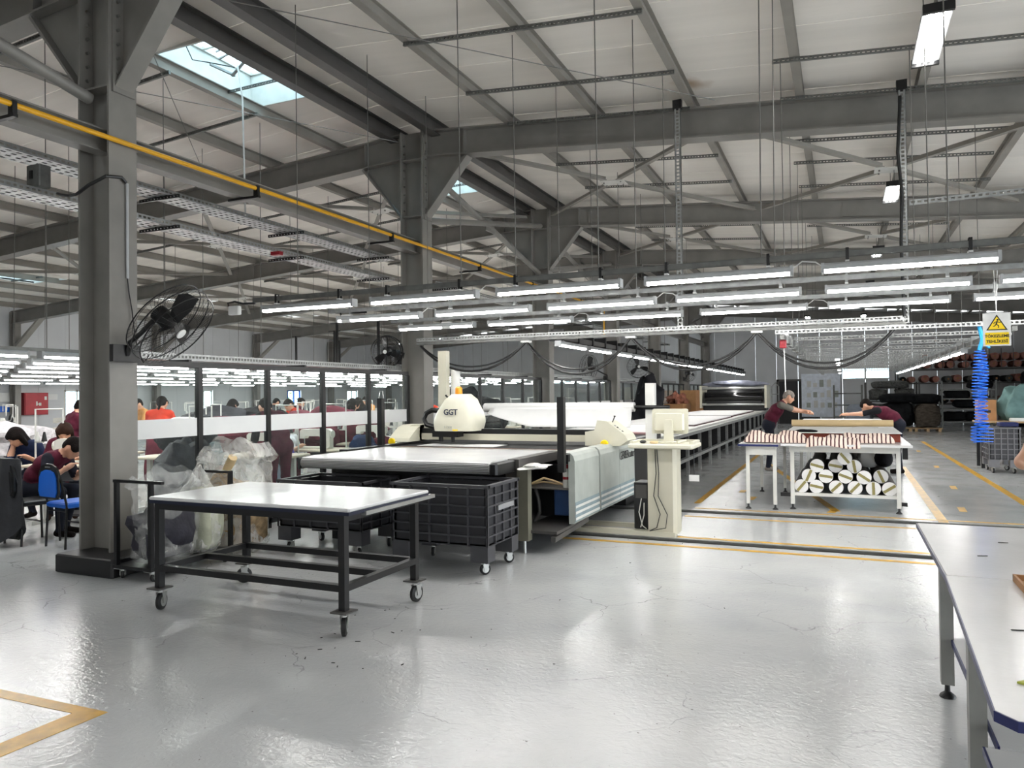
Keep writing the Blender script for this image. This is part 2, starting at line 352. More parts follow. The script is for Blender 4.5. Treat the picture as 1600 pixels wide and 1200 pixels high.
def skylight(xa, xb, bay, n):
    ya = Y1 + PW*(6*bay+2); yb = ya + 2*PW; r = thing('window_%d' % n, 'open rooflight with white kerb and hinged glazed flap', 'window', ((xa+xb)/2,(ya+yb)/2,zroof(xb)), 0, None, 'structure')
    z0 = zroof(xa)-.02; z1 = zroof(xb)+.42; t = .03; m = MT['whitepaint']
    for (a,b,c,d) in ((xa-t,xa,ya-t,yb+t),(xb,xb+t,ya-t,yb+t),(xa,xb,ya-t,ya),(xa,xb,yb,yb+t)): obj('kerb', MB().box(a,b,c,d,z0+.03,z1), m, r)
    if bay in (0,1):
        fr = MB().bar((xa,ya,z1+.02),(xb,ya,z1+.02),.05).bar((xa,yb,z1+.02),(xb,yb,z1+.02),.05).bar((xa,ya,z1+.02),(xa,yb,z1+.02),.05).bar((xb,ya,z1+.02),(xb,yb,z1+.02),.05).bar((xa,(ya+yb)/2,z1+.02),(xb,(ya+yb)/2,z1+.02),.04)
        obj('flap_frame', fr, MT['whitepaint'], r); obj('flap_pane', MB().box(xa,xb,ya,yb,z1+.03,z1+.036), MT['pane'], r)
        ym = (ya+yb)/2; zz = z0+.12
        obj('actuator', MB().tube([(xb-.1,ym-.05,z1),(xb-.45,ym+.0,zz+.12),(xb-.8,ym+.1,zz)],.022,8).bar((xb-.75,ym-.2,zz+.1),(xb-.2,ym-.2,zz+.22),.02).bar((xb-.75,ym-.25,zz+.18),(xb-.1,ym-.25,zz+.3),.02).bar((xb-.8,ym-.3,zz),(xb-.8,ym+.15,zz+.02),.03), MT['galv'], r, True)
        obj('mounting_bar', MB().strip((xa,ym+.3,z0),(xb,ym+.3,z0+.02),.04,.02), MT['galv_dark'], r)
        obj('power_lead', MB().tube([(xa+.2,ym-.6,z1),(xa+.35,ym-.5,zz),(xa+.3,ym-.2,zz+.1),(xa+.6,ym,zz+.05)],.008,6), MT['cable'], r)
for n, b in enumerate((-1,0,1,2,3,4,5)): skylight(-8.22, -6.96, b, n+1)
for n, b in enumerate((0,1,2,3)): skylight(-21.9, -20.5, b, n+8)

def ibeam(mb, a, b, w, h, t=.014, up=(0,0,1)):
    """I section between the mid-lines a and b"""
    a, b = Vector(a), Vector(b); d = (b-a).normalized(); u = Vector(up); u = (u-d*u.dot(d)).normalized()
    for s in (-1,1): mb.bar(a+u*s*(h/2-t/2), b+u*s*(h/2-t/2), w, t, up)
    mb.bar(a, b, t*.8, h-2*t, up); return mb
for x in [-4.72+1.42*k for k in range(11)] + [-8.03-1.42*k for k in range(13)]:
    struct('purlin_beam', ibeam(MB(), (x,YR,ztop(x)+.08), (x,YB,ztop(x)+.08), .10, .16, .012), MT['purlin'], 'slim grey purlin running under the roof sheets', 'purlin')['group'] = 'roof purlins'
for x in (-6.86, -6.06):
    struct('ridge_beam', ibeam(MB(), (x,YR,ztop(x)+.04), (x,YB,ztop(x)+.04), .16, .24, .016), MT['steel_dark'], 'deep ridge purlin of the pair above the columns', 'beam')['group'] = 'ridge purlins'
def rafter(y, n):
    for sgn, xe, lab in ((1, XE, 'grey rafter sloping from the column row towards the aisle'), (-1, XW+.2, 'grey rafter sloping from the column row over the sewing floor')):
        a, b = RX+sgn*.2, xe
        o = struct('rafter_beam', ibeam(MB(), (a,y,(ztop(a)+zbot(a))/2), (b,y,(ztop(b)+zbot(b))/2), .26, .43, .022), MT['steel'], lab, 'beam'); o['group'] = 'roof rafters'
        if n == 3 and sgn > 0: splice(o, y, -4.95); splice(o, y, .42)
        for q in (.95,):  # stiffener at the end of the haunch
            x = RX+sgn*q; obj('stiffener', MB().box(x-.008,x+.008,y-.1,y+.1,zbot(x)+.01,ztop(x)-.01), MT['steel'], o)
def splice(o, y, x): obj('splice_plate', MB().prism([(x-.36,zbot(x-.36)+.08),(x+.36,zbot(x+.36)+.08),(x+.36,ztop(x+.36)-.07),(x-.36,ztop(x-.36)-.07)], y-.03, y-.012, 'y'), MT['steel'], o)
def column(y, n):
    c = thing('steel_column', 'grey steel H column, number %d along the row' % n, 'column', (RX,y,0), 0, None, 'structure')
    zt = 5.98; m = MT['steel']
    for s in (-1,1): obj('flange', MB().box(RX+s*.2-.012, RX+s*.2+.012, y-.15, y+.15, .03, zt), m, c)
    obj('web', MB().box(RX-.19, RX+.19, y-.009, y+.009, .03, zt), m, c)
    for z in (4.56, 5.5): obj('stiffener_plate', MB().box(RX-.188,RX+.188,y-.14,y+.14,z-.01,z+.01), m, c)
    for s in (-1,1):
        x0, x1 = RX+s*.215, RX+s*.98
        h = obj('haunch', MB().prism([(x0,4.56),(x1,zbot(x1)),(x0,zbot(x0))], y-.009, y+.009, 'y'), m, c)
        obj('haunch_flange', MB().bar((x0,y,4.55),(x1+s*.02,y,zbot(x1)-.01),.2,.02,(0,1,0)) if False else MB().add([(x0,y-.1,4.55),(x0,y+.1,4.55),(x1,y+.1,zbot(x1)-.005),(x1,y-.1,zbot(x1)-.005),(x0,y-.1,4.525),(x0,y+.1,4.525),(x1+s*.03,y+.1,zbot(x1)-.02),(x1+s*.03,y-.1,zbot(x1)-.02)],[(0,1,2,3),(7,6,5,4),(0,4,5,1),(1,5,6,2),(2,6,7,3),(3,7,4,0)]), m, c)
        obj('end_plate', MB().box(RX+s*.212,RX+s*.235,y-.12,y+.12,4.5,5.95), m, c)
        if n <= 3:
            for j in range(9):
                for q in (-1,1):
                    obj('bolt', MB().cyl((RX+s*.19,y+q*.075,4.68+j*.135),(RX+s*.155,y+q*.075,4.68+j*.135),.016,6), MT['bolt'], c)
                    if q < 0: obj('bolt', MB().cyl((RX+s*.235,y-.075,4.68+j*.135),(RX+s*.262,y-.075,4.68+j*.135),.016,6), MT['bolt'], c)
    obj('base_plate', MB().box(RX-.3,RX+.3,y-.25,y+.25,.0,.03), m, c)
    if n == 2:
        obj('plinth', MB().rbox(RX-.27,RX+.50,y-.36,y+.32,.0,.17,.02), MT['black'], c)
for k, y in enumerate(FY):
    rafter(y, k)
    if k > 0 or True: column(y, k+1)
for y in FY[1:]:
    w = thing('wall_column', 'grey wall column with knee brace by the windows', 'column', (XW+.3,y,0), 0, 'wall columns', 'structure')
    obj('post', ibeam(MB(), (XW+.25,y,0.), (XW+.25,y,4.6), .2, .3, .016, (1,0,0)), MT['steel'], w)
    obj('knee', MB().prism([(XW+.4,3.5),(XW+1.5,zbot(XW+1.5)),(XW+1.62,zbot(XW+1.6)),(XW+.4,3.38)], y-.1, y+.1, 'y'), MT['purlin'], w)
# tube bracing between the columns, two crossing tubes in a bay
for k in (0,2,3,4,5,6):
    if k+1 >= len(FY): continue
    ya, yb = FY[k]+.16, FY[k+1]-.16
    t = thing('bracing_beam', 'crossing round steel tubes bracing two columns', 'brace', (RX,(ya+yb)/2,4.4), 0, 'tube braces in the column row', 'structure')
    obj('brace_tube', MB().tube([(RX+.03,ya,4.55),(RX+.03,yb,5.55)],.055,12), MT['steel'], t, True)
    obj('brace_tube', MB().tube([(RX-.03,ya,5.55),(RX-.03,yb,4.45)],.055,12), MT['steel'], t, True)
    obj('gusset', MB().box(RX-.01,RX+.01,(ya+yb)/2-.2,(ya+yb)/2+.2,4.88,5.14), MT['steel'], t)
# flat cross bracing under the purlins
def cross(x0, x1, ya, yb):
    zz = lambda x: ztop(x)-.2
    xm, ym = (x0+x1)/2, (ya+yb)/2
    t = thing('cross_bracing_beam', 'flat steel cross bracing with a white centre plate under the roof', 'brace', (xm,ym,zz(xm)), 0, 'roof cross bracing', 'structure')
    for cx, cy in ((x0,ya),(x1,ya),(x0,yb),(x1,yb)):
        e = Vector((cx,cy,zz(cx))); c = Vector((xm,ym,zz(xm))); d = (e-c).normalized()
        obj('brace_angle', MB().bar(c+d*.18, e-d*.1, .09, .012).bar(c+d*.18+Vector((0,0,.035)), e-d*.1+Vector((0,0,.035)), .012, .07), MT['purlin'], t)
    obj('centre_plate', MB().cbox((xm,ym,zz(xm)-.012), (.46,.34,.012), 0, .0, 0, math.atan(.08 if xm > RX else -.07)), MT['whitepaint'], t)
    for q in (-1,1):
        for p in (-1,1): obj('bolt', MB().cyl((xm+q*.16,ym+p*.1,zz(xm)-.02),(xm+q*.16,ym+p*.1,zz(xm)-.045),.014,6), MT['bolt'], t)
for ka, kb in ((2,3),(3,4),(5,6)):
    for x0, x1 in ((-6.2,-1.55),(-1.55,3.07),(3.07,7.7),(-6.7,-11.4),(-11.4,-16.),(-16.,-20.7)):
        if ka == 5 and x1 > 4: continue
        cross(x0, x1, FY[ka]+.1, FY[kb]-.1)
# fly braces: short pale struts from rafter to purlin on the sewing side
for k in (2,3,4):
    for x in (-9.5,-13.7,-18.):
        struct('fly_brace_beam', MB().bar((x,FY[k],zbot(x)+.02),(x,FY[k]+.62,ztop(x)+.0),.06,.012), MT['whitepaint'], 'short pale strut bracing a rafter to a purlin', 'brace')['group'] = 'fly braces'
# walls of separate upright sheets
def clad_x(name, x, y0, y1, z0, z1, mat, step=1.0, side=1, skip=()):
    w = thing(name, 'grey sheet-clad factory wall', 'wall', (x,(y0+y1)/2,z0), 0, None, 'structure'); n = int(round((y1-y0)/step)); st = (y1-y0)/n
    for i in range(n):
        a, b = y0+i*st+.004, y0+(i+1)*st-.004; cuts = [(c,d,e,f) for c,d,e,f in skip if c < (a+b)/2 < d]
        zs = [(z0,z1)] if not cuts else [(z0,cuts[0][2]),(cuts[0][3],z1)]
        for p, q in zs: obj('wall_sheet', MB().box(min(x,x-side*.06),max(x,x-side*.06),a,b,p,q), mat, w)
    return w
def clad_y(name, y, x0, x1, z0, z1, mat, step=1.0, skip=()):
    w = thing(name, 'grey sheet-clad factory end wall', 'wall', ((x0+x1)/2,y,z0), 0, None, 'structure'); n = int(round((x1-x0)/step)); st = (x1-x0)/n
    for i in range(n):
        a, b = x0+i*st+.004, x0+(i+1)*st-.004; zt = min(z1, zroof(a), zroof(b)); cuts = [(c,d,e,f) for c,d,e,f in skip if c < (a+b)/2 < d]
        zs = [(z0,zt)] if not cuts else [(z0,cuts[0][2]),(cuts[0][3],zt)]
        for p, q in zs: obj('wall_sheet', MB().box(a,b,y,y+.06,p,q), mat, w)
    return w
WIN_L = [(18.4,19.4),(24.4,25.4),(30.4,31.4),(12.4,13.4),(35.4,36.4)]
clad_x('wall_left', XW, YR, YB, 0, 4.9, MT['wallpanel'], 1.0, 1, [(a,b,.85,1.95) for a,b in WIN_L])
nwin = 12
for a, b in WIN_L:
    a0, b0 = a, b
    w = thing('window_%d' % nwin, 'bright window in the far sewing-hall wall', 'window', (XW,(a0+b0)/2,.85), 0, 'sewing hall windows', 'structure'); nwin += 1
    fr = MB().box(XW-.05,XW+.02,a0,b0,.85,.91).box(XW-.05,XW+.02,a0,b0,1.89,1.95)
    for yy in (a0+.03,(a0+b0)/2,b0-.03): fr.box(XW-.05,XW+.02,yy-.03,yy+.03,.85,1.95)
    obj('window_frame', fr, MT['bluechair'] if int(a) in (30,) else MT['whitepaint'], w); obj('window_pane', MB().box(XW-.03,XW-.024,a0,b0,.88,1.92), MT['pane'], w)
clad_y('wall_back', YB, XW, XE, 0, 7, MT['wallpanel'], 1.0, [(.2,1.8,2.2,2.65)])
w = thing('window_%d' % nwin, 'small high pale window in the end wall above the fabric racks', 'window', (1.0,YB,2.2), 0, None, 'structure')
obj('window_frame', MB().box(.0,2.0,YB-.02,YB+.03,2.14,2.2).box(.0,2.0,YB-.02,YB+.03,2.65,2.7).box(.96,1.04,YB-.02,YB+.03,2.2,2.65), MT['whitepaint'], w)
obj('window_pane', MB().box(.0,2.0,YB+.0,YB+.006,2.2,2.65), MT['pane'], w)
clad_y('wall_rear', YR-.06, XW, XE, 0, 7, MT['wallpanel'], 1.0)
clad_x('wall_right', XE, YR, YB, 0, 4.75, MT['wallpanel'], 1.0, -1, [(-4.,14.,.02,3.2)])
# door and notices on the end wall
d = thing('door_1', 'dark double door in the end wall behind the spreading machine', 'door', (-2.0,YB-.03,0), 0, None, 'structure')
obj('door_leaf', MB().box(-2.9,-2.02,YB-.05,YB-.01,0,2.1), MT['black'], d); obj('door_leaf', MB().box(-1.98,-1.1,YB-.05,YB-.01,0,2.1), MT['black'], d)
obj('door_frame', MB().box(-3.0,-2.9,YB-.06,YB,0,2.2).box(-1.1,-1.0,YB-.06,YB,0,2.2).box(-3.0,-1.0,YB-.06,YB,2.1,2.2), MT['steel_dark'], d)
obj('notice_sheet', MB().box(-1.75,-1.45,YB-.055,YB-.05,1.35,1.75), MT['wallpanel'], d)

# crane-way beam and gas pipe along the column row
for k in range(0, len(FY)-1):
    a, b = FY[k]+.012, FY[k+1]-.012
    struct('runway_beam', ibeam(MB(), (RX,a,4.06), (RX,b,4.06), .16, .22, .014), MT['steel'], 'grey steel tie beam spanning between columns below the gas pipe', 'beam')['group'] = 'tie beams in the column row'
g = thing('gas_pipe', 'long yellow gas pipe running along the grey tie beams', 'pipe', (-6.2,5,4.0))
obj('pipe', MB().tube([(-6.2,YR,4.03),(-6.2,20.5,4.03),(-6.2,20.6,3.9),(-6.2,20.6,3.2)],.024,12), MT['gas'], g, True)
for y in (.5,3.95,6.75,9.6,12.6,15.2,18.5): obj('pipe_bracket', MB().box(-6.62,-6.16,y-.02,y+.02,3.92,3.947).box(-6.23,-6.17,y-.02,y+.02,3.947,4.06), MT['black'], g)

# glazed partition along the column row
pa = thing('partition', 'black-framed glass partition with a frosted band screening the sewing floor', 'partition', (-6.46,5.3,0), 0, None, 'structure')
py0 = 6.127-1.067
posts = []
for k in range(6):
    base = FY[k+1]
    if k+2 > len(FY)-1: break
    ys = [base+.18] + [base+1.11+1.152*j*.93 for j in range(4)] + [FY[k+2]-.2]
    ys = [base+.2+ (BAY-.4)*j/5 for j in range(6)] if k else [5.2]+[6.127+1.067*j for j in range(4)]+[10.42]
    for j, y in enumerate(ys):
        if j == 0 and k == 0: continue
        obj('post', MB().box(-6.49,-6.43,y-.03,y+.03,.0,1.93), MT['black'], pa)
    a, b = ys[0], ys[-1]
    if k == 0: a = FY[1]+.16
    obj('top_rail', MB().box(-6.49,-6.43,a,b,1.93,1.99), MT['black'], pa); obj('bottom_rail', MB().box(-6.49,-6.43,a,b,.06,.12), MT['black'], pa)
    for j in range(len(ys)-1):
        obj('pane', MB().box(-6.463,-6.457,ys[j]+.035,ys[j+1]-.035,.125,1.925), MT['glass'], pa)
        obj('frosted_band', MB().box(-6.455,-6.452,ys[j]+.035,ys[j+1]-.035,1.19,1.385), MT['frost'], pa)
# ---------------------------------------------------------------- lamps and overhead services
def make_batten(name, label, group, L=1.2, box=True):
    """strip lamp lying along local X, top of the housing at z = 0"""
    t = thing(name, label, 'lamp', (0,0,0), 0, group)
    h = obj('housing', MB().prism([(-.045,-.05),(.045,-.05),(.045,-.015),(.03,0),(-.03,0),(-.045,-.015)], -L/2, L/2, 'x'), MT['lampbody'], t)
    d = [(-.028,-.0505),(.028,-.0505),(.028,-.062),(.018,-.074),(-.018,-.074),(-.028,-.062)]
    obj('lamp_tube', MB().prism(d, -L/2+.012, L/2-.012, 'x'), MT['tube'], t)
    for s in (-1,1): obj('end_cap', MB().box(s*L/2-.012, s*L/2+.012, -.048, .048, -.078, .002), MT['lampbody'], t)
    return t
ROWS = [(6.5,'row of strip lamps closest to the camera'), (7.85,'middle row of strip lamps'), (9.3,'strip lamp row furthest from the camera')]
FXC = [-5.27+1.435*k for k in range(5)]
ordn = ['first','second','third','fourth','fifth','sixth']
proto = None
for r, (y, rn) in enumerate(ROWS):
    rl = thing('hanging_rail', 'grey steel channel carrying the %s' % rn, 'rail', (-2.3,y,2.66), 0, 'lamp rails')
    obj('channel', MB().box(-6.02,1.9,y-.022,y-.018,2.665,2.71).box(-6.02,1.9,y+.018,y+.022,2.665,2.71).box(-6.02,1.9,y-.022,y+.022,2.708,2.712), MT['galv'] if r else MT['galv_dark'], rl)
    ext = [FXC[-1]+1.435] if r else []
    for i, x in enumerate(FXC + ext):
        lab = '%s strip lamp from the column row on the %s lamp rail' % (ordn[i], ('nearest','middle','furthest')[r])
        if proto is None: proto = o = make_batten('strip_lamp', lab, 'strip lamps over the cutter'); o.location = (x,y,2.62)
        else: o = dup(proto, None, (x,y,2.62), 0, lab, 'strip lamps over the cutter')
        for s in (-.42,.42):
            obj('hanger', MB().box(x+s-.012,x+s+.012,y-.026,y-.022,2.62,2.73).box(x+s-.012,x+s+.012,y+.022,y+.026,2.62,2.73).box(x+s-.012,x+s+.012,y-.026,y+.026,2.725,2.735), MT['black'] if r == 0 else MT['galv'], rl)
            obj('hanger_clip', MB().box(x+s-.015,x+s+.015,y-.035,y+.035,2.622,2.636), MT['lampcap'], rl)
    if r < 3:
        xb = (-6.2,-5.55,-4.9)[r]
        bx = thing('junction_box', 'white junction box at the column end of the %s lamp rail' % ('nearest','middle','furthest')[r], 'junction box', (-6.3 if r == 0 else xb,y,2.56), 0, 'lamp junction boxes')
        x0 = -6.3 if r == 0 else xb-.2
        obj('box', MB().rbox(x0-.08,x0+.08,y-.03,y+.03,2.54,2.64,.012), MT['lampcap'], bx)
        obj('flex', MB().tube([(x0-.08,y,2.6),(x0-.1,y,2.68),(x0+.0,y,2.69),(x0+.12,y,2.66),(x0+.3,y,2.655)],.012,6), MT['cable'], bx, True)
    # loop of flex between the lamps
    for i, x in enumerate(FXC[:-1]):
        if (i+r) % 2: obj('lamp_flex', MB().tube([(x+.6,y+.03,2.6),(x+.68,y+.04,2.66),(x+.78,y+.04,2.645),(x+.86,y+.03,2.58)],.006,5), MT['lampcap'], rl, True)
# two unseen lamp rails added behind the camera to brighten near floor and ceiling
for r, y in enumerate((-.9,-2.3)):
    tag(obj('hanging_rail', MB().box(-6.0,3.4,y-.022,y+.022,2.665,2.71), MT['galv']), 'grey steel channel carrying the %s unseen lamp row added behind the camera' % ordn[r], 'rail', 'lamp rails')
    for i in range(6): dup(proto, None, (FXC[0]+1.435*i,y,2.62), 0, '%s strip lamp of the %s unseen row added behind the camera' % (ordn[i], ordn[r]), 'added strip lamps behind the camera')
# hanging rods
def rod(x, y, z0, z1, where):
    o = obj('hanging_rod', MB().tube([(x,y,z0),(x+random.uniform(-.02,.02),y+random.uniform(-.02,.02),z1)],.0055,5), MT['rod'])
    tag(o, 'thin steel hanging rod %s' % where, 'rod', 'rods '+where); return o
for y in (6.5,7.85,9.3):
    for i_, x in enumerate((-5.4,-3.4,-2.,-.6,.75)): tag(rod(x, y, 2.71, ztop(x), ''), '%s thin hanging rod from the column row on the %s lamp rail' % (ordn[i_], {6.5:'nearest',7.85:'middle',9.3:'furthest'}[y]), 'rod', 'rods holding the lamp rails')
for x, z in ((-3.8,2.47),(-.67,2.3),(1.74,2.3)):
    for i_, y in enumerate((12.,13.7,15.4,17.5,20.3,23.)): tag(rod(x, y, z, ztop(x), ''), '%s rod away from the cutter hanging the %s' % (ordn[i_], {-3.8:'lamp trunking',-.67:'inner side of the lamp frame',1.74:'aisle side of the lamp frame'}[x]), 'rod', 'rods above the long tables')
for i_, x in enumerate((-8.2,-9.7,-10.9,-12.7,-15.0,-18.0)):
    for y in (5.6,7.2,9.,12.3,15.,18.3,21.,25.):
        y = max(y+.3*i_, -x/1.75+.4)
        tag(rod(x, y, 2.175, ztop(x), ''), 'thin rod hanging the %s lamp rail from the partition over the sewing floor' % ordn[i_], 'rod', 'rods over sewing rail '+ordn[i_])
# perforated channels fixed under the purlins
pcount = {}
def pstrip(x0, x1, y, lab):
    zone = 'over the cutter' if -5 < x0 < -1 else 'over the aisle tables' if x0 > -1 else 'over the sewing side'; k = pcount[zone] = pcount.get(zone,0)+1
    lab = 'perforated steel channel below the purlins %s, %s of them' % (zone, ['first','second','third','fourth','fifth','sixth','seventh','eighth','ninth','tenth','eleventh','twelfth'][k-1])
    o = obj('strut_channel', MB().strip((x0,y,ztop(x0)-.03),(x1,y,ztop(x1)-.03),.05,.03), MT['galv_dark']); tag(o, lab, 'channel', 'perforated channels under the purlins')
for x0, x1, y in ((-4.75,-1.85,7.67),(-4.75,-1.85,9.3),(-.7,2.2,9.3),(-.7,2.2,10.55),(-4.7,-1.9,10.6),(-4.75,-1.85,12.9),(-4.75,-1.85,14.6),(-.7,2.2,13.6),(-.7,2.4,15.2),(-.7,2.2,12.4),(-9.6,-7.95,7.1),(-10.9,-7.95,8.7),(-9.6,-7.95,5.7),(-12.4,-8.,13.),(-13.8,-9.4,15.),(-12.4,-8.,11.6),(-16.6,-12.2,13.4),(-16.6,-12.2,18.4),(-12.4,-8.,19.),(-4.75,-1.85,18.6),(-.7,2.2,18.9),(-4.75,-1.85,20.4)):
    pstrip(x0, x1, y, 'perforated steel channel bolted below the roof purlins')
# thin wires slung under the roof
for a, b in (((-6.4,5.2,5.6),(-10.5,10.2,5.5)),((-9.4,5.3,5.6),(-6.5,10.3,5.7)),((-6.3,5.5,5.8),(-1.5,10.2,5.5))):
    tag(obj('tie_wire', MB().tube([a,b],.006,5), MT['rod']), 'thin diagonal tie wire under the roof, %s' % ('first from the column into the sewing side' if a[1] == 5.2 else 'crossing towards the ridge' if a[0] < -9 else 'on the cutter side of the ridge'), 'wire', 'roof tie wires')
# perforated uprights and the festoon rail
fr = thing('festoon_rail', 'long perforated steel rail carrying looped black cables across the cutter', 'rail', (-2.9,10.3,2.42))
obj('rail', MB().strip((-6.2,10.3,2.485),(.72,10.3,2.485),.05,.008), MT['galv'], fr)
obj('rail_flange', MB().box(-6.2,.72,10.292,10.35,2.45,2.456), MT['galv'], fr)
obj('rail_tube', MB().box(-6.2,.72,10.29,10.36,2.405,2.44), MT['galv_dark'], fr)
for x, z0 in ((-2.,2.51),(.74,2.42)):
    t = thing('perforated_upright', 'tall perforated steel upright hanging down to the festoon rail %s' % ('near its middle' if x < 0 else 'at its open end'), 'upright', (x,10.32,z0), 0, 'festoon uprights')
    obj('face', MB().strip((x-.02,10.3,z0),(x-.02,10.3,ztop(x)),.085,.004,(1,0,0)), MT['galv'], t)
    obj('side', MB().box(x-.0625,x-.0575,10.3,10.34,z0,ztop(x)).box(x+.0175,x+.0225,10.3,10.34,z0,ztop(x)), MT['galv_dark'], t); obj('head_clamp', MB().box(x-.08,x+.04,10.28,10.36,ztop(x)-.12,ztop(x)), MT['black'], t)
tops = [-6.15,-4.32,-2.72,-1.02,.62]; sag = [.42,.50,.48,.50]
for i in range(4):
    a, b = tops[i], tops[i+1]
    for q, dz in ((0,.0),(1,.07)):
        pts = [(a+(b-a)*u, 10.33+.02*q, 2.39-(sag[i]-dz)*(1-(2*abs(u-.5))**2.2)) for u in np.linspace(0,1,15)]
        o = obj('festoon_cable', MB().tube(pts,.017 if q == 0 else .013,6), MT['cable'], None, True)
        tag(o, '%s black cable in the %s loop of the festoon rail' % ('thick lower' if q == 0 else 'thin upper', ordn[i]), 'cable', 'festoon cables')
    tag(obj('cable_trolley', MB().box(b-.07,b+.07,10.28,10.37,2.375,2.403), MT['lampcap']), 'white cable carrier under the festoon rail, %s from the column row' % ordn[i], 'carrier', 'cable carriers')
# cable trays over the sewing side
def tray(x, z, y0, y1, w, lab):
    t = thing('cable_tray', lab, 'cable tray', (x,y0,z), 0, 'cable trays by the column row')
    n = int((y1-y0)/.1); ys = [y0]
    for i in range(n): ys += [y0+(i+.25)*(y1-y0)/n, y0+(i+.75)*(y1-y0)/n]
    ys.append(y1); m = 4; xs = [x-w/2]
    for i in range(m): xs += [x-w/2+(i+.3)*w/m, x-w/2+(i+.75)*w/m]
    xs.append(x+w/2)
    obj('tray_floor', MB().plate(xs, ys, lambda i, j: i % 2 == 1 and j % 2 == 1, lambda u, v: (u,v,z), (0,0,1), .002), MT['galv'], t)
    for s in (-1,1): obj('tray_side', MB().strip((x+s*w/2,y0,z+.03),(x+s*w/2,y1,z+.03),.06,.002,(0,0,1),.06), MT['galv'], t)
    for k in range(3): obj('cable', MB().tube([(x-w/3+k*w/3.2,y0,z+.02),(x-w/3+k*w/3.2,y1,z+.02)],.012,6), MT['galv_dark'] if k else MT['cable'], t)
    for y in np.arange(y0+.6, y1, 2.2): obj('cross_arm', MB().strip((x-w/2-.15,y,z-.02),(x+w/2+.15,y,z-.02),.04,.02), MT['black'], t)
    return t
tray(-7.35, 3.98, 3.6, 11.2, .34, 'upper perforated cable tray between the first two columns')
tray(-7.35, 3.62, 3.6, 11.2, .34, 'lower perforated cable tray between the first two columns')
tray(-7.3, 3.75, 12.6, 34, .3, 'perforated cable tray running on behind the second column')
o = thing('control_box', 'grey switch box hanging between the two cable trays', 'box', (-7.2,4.86,3.68)); obj('case', MB().rbox(-7.3,-7.1,4.78,4.9,3.68,3.9,.01), MT['galv_dark'], o); obj('cover_latch', MB().box(-7.24,-7.2,4.77,4.78,3.76,3.84), MT['black'], o)
tag(obj('red_marker', MB().box(-7.2,-7.05,8.1,8.18,3.56,3.61), MT['red']), 'small red plate under the lower cable tray', 'plate')
tag(obj('drooping_cable', MB().tube([(-7.15,5.0,3.66),(-6.95,4.9,3.60),(-6.78,4.86,3.56),(-6.6,4.8,3.54),(-6.4,4.78,3.6),(-6.25,4.84,3.68),(-6.22,4.98,3.7),(-6.22,5.03,3.66)],.016,7), MT['cable'], None, True), 'black cable drooping from the tray to the first column', 'cable')
o = thing('cable_conduit', 'grey conduit with a thin black lead running down the first column', 'conduit', (-6.22,5.05,2.3))
obj('pipe', MB().tube([(-6.232,5.05,3.66),(-6.232,5.05,2.75)],.014,8), MT['lampbody'], o, True)
obj('lead', MB().tube([(-6.232,5.05,2.75),(-6.232,5.07,2.6),(-6.232,5.1,2.45),(-6.22,5.12,2.2),(-6.2,5.16,2.0),(-6.2,5.2,1.95),(-6.2,5.26,2.02)],.006,5), MT['cable'], o, True)
for k, (x,z,d) in enumerate(((.30,0,.7),)): pass
# wall fans
def fan(name, label, base, head, aim, R, detail=True):
    """industrial fan: bracket at base, disc centred at head with its axis along aim"""
    t = thing(name, label, 'fan', base, 0, 'black wall fans'); B = Vector(base); Hd = Vector(head); A = Vector(aim).normalized()
    u = Vector((0,0,1)); u = (u-A*u.dot(A)).normalized(); w = A.cross(u)
    cp = lambda r, a, h: Hd + (u*math.cos(a)+w*math.sin(a))*r + A*h
    m = MT['black']; n = 40 if detail else 24
    obj('wall_bracket', MB().cbox(B, (.05,.3,.16)), m, t)
    obj('arm', MB().tube([B+Vector((.02,0,-.02)), B+Vector((.06,0,.1)), B.lerp(Hd,.35)+Vector((0,0,.1)), Hd-A*.16],.022,8), m, t, True)
    obj('motor', MB().tube([Hd-A*.2,Hd-A*.18,Hd-A*.02,Hd],[.05,.085,.085,.05],14), m, t, True)
    rim = MB()
    for h, rr in ((-.09,R*.96),(.0,R),(.09,R*.96)): rim.tube([cp(rr,2*PI*i/n,h) for i in range(n)],.006,5,closed=True)
    obj('guard_rim', rim, m, t)
    gs = MB(); k = 44 if detail else 18
    for s in (-1,1):
        for i in range(k):
            a = 2*PI*i/k; tw = .25*s
            gs.tube([cp(R*.13,a,s*.13), cp(R*.55,a+tw*.6,s*.125), cp(R*.96,a+tw,s*.09)],.0019 if detail else .003,3,caps=False)
        for rr in (.13,.45,.75): gs.tube([cp(R*rr,2*PI*i/24,s*.128) for i in range(24)],.0025,4,closed=True)
    o = obj('guard_wires', gs, m, t); o['kind'] = 'stuff'
    for i in range(3):
        a0 = 2*PI*i/3+.3; bl = []
        for r, da, h in ((.12,-.5,.04),(.5,-.55,.055),(.85,-.42,.05),(.9,.0,.0),(.85,.25,-.03),(.5,.35,-.04),(.12,.5,-.03)): bl.append(cp(R*r,a0+da*.8,h))
        c = [p-A*.004 for p in bl]; q = len(bl)
        obj('blade', MB().add(bl+c, [tuple(range(q)), tuple(range(2*q-1,q-1,-1))]+[(j,(j+1)%q,(j+1)%q+q,j+q) for j in range(q)]), m, t)
    obj('hub_badge', MB().cyl(Hd+A*.13,Hd+A*.14,R*.12,18), MT['lampcap'], t)
    return t
fan('wall_fan', 'large black caged fan on an arm fixed to the first column', (-6.2,5.0,2.03), (-5.74,5.12,2.29), (.74,.2,-.68), .42)
fan('wall_fan', 'black caged fan seen face-on beside the second column', (-6.7,10.62,2.2), (-6.84,10.42,2.33), (.35,-1,-.1), .26)
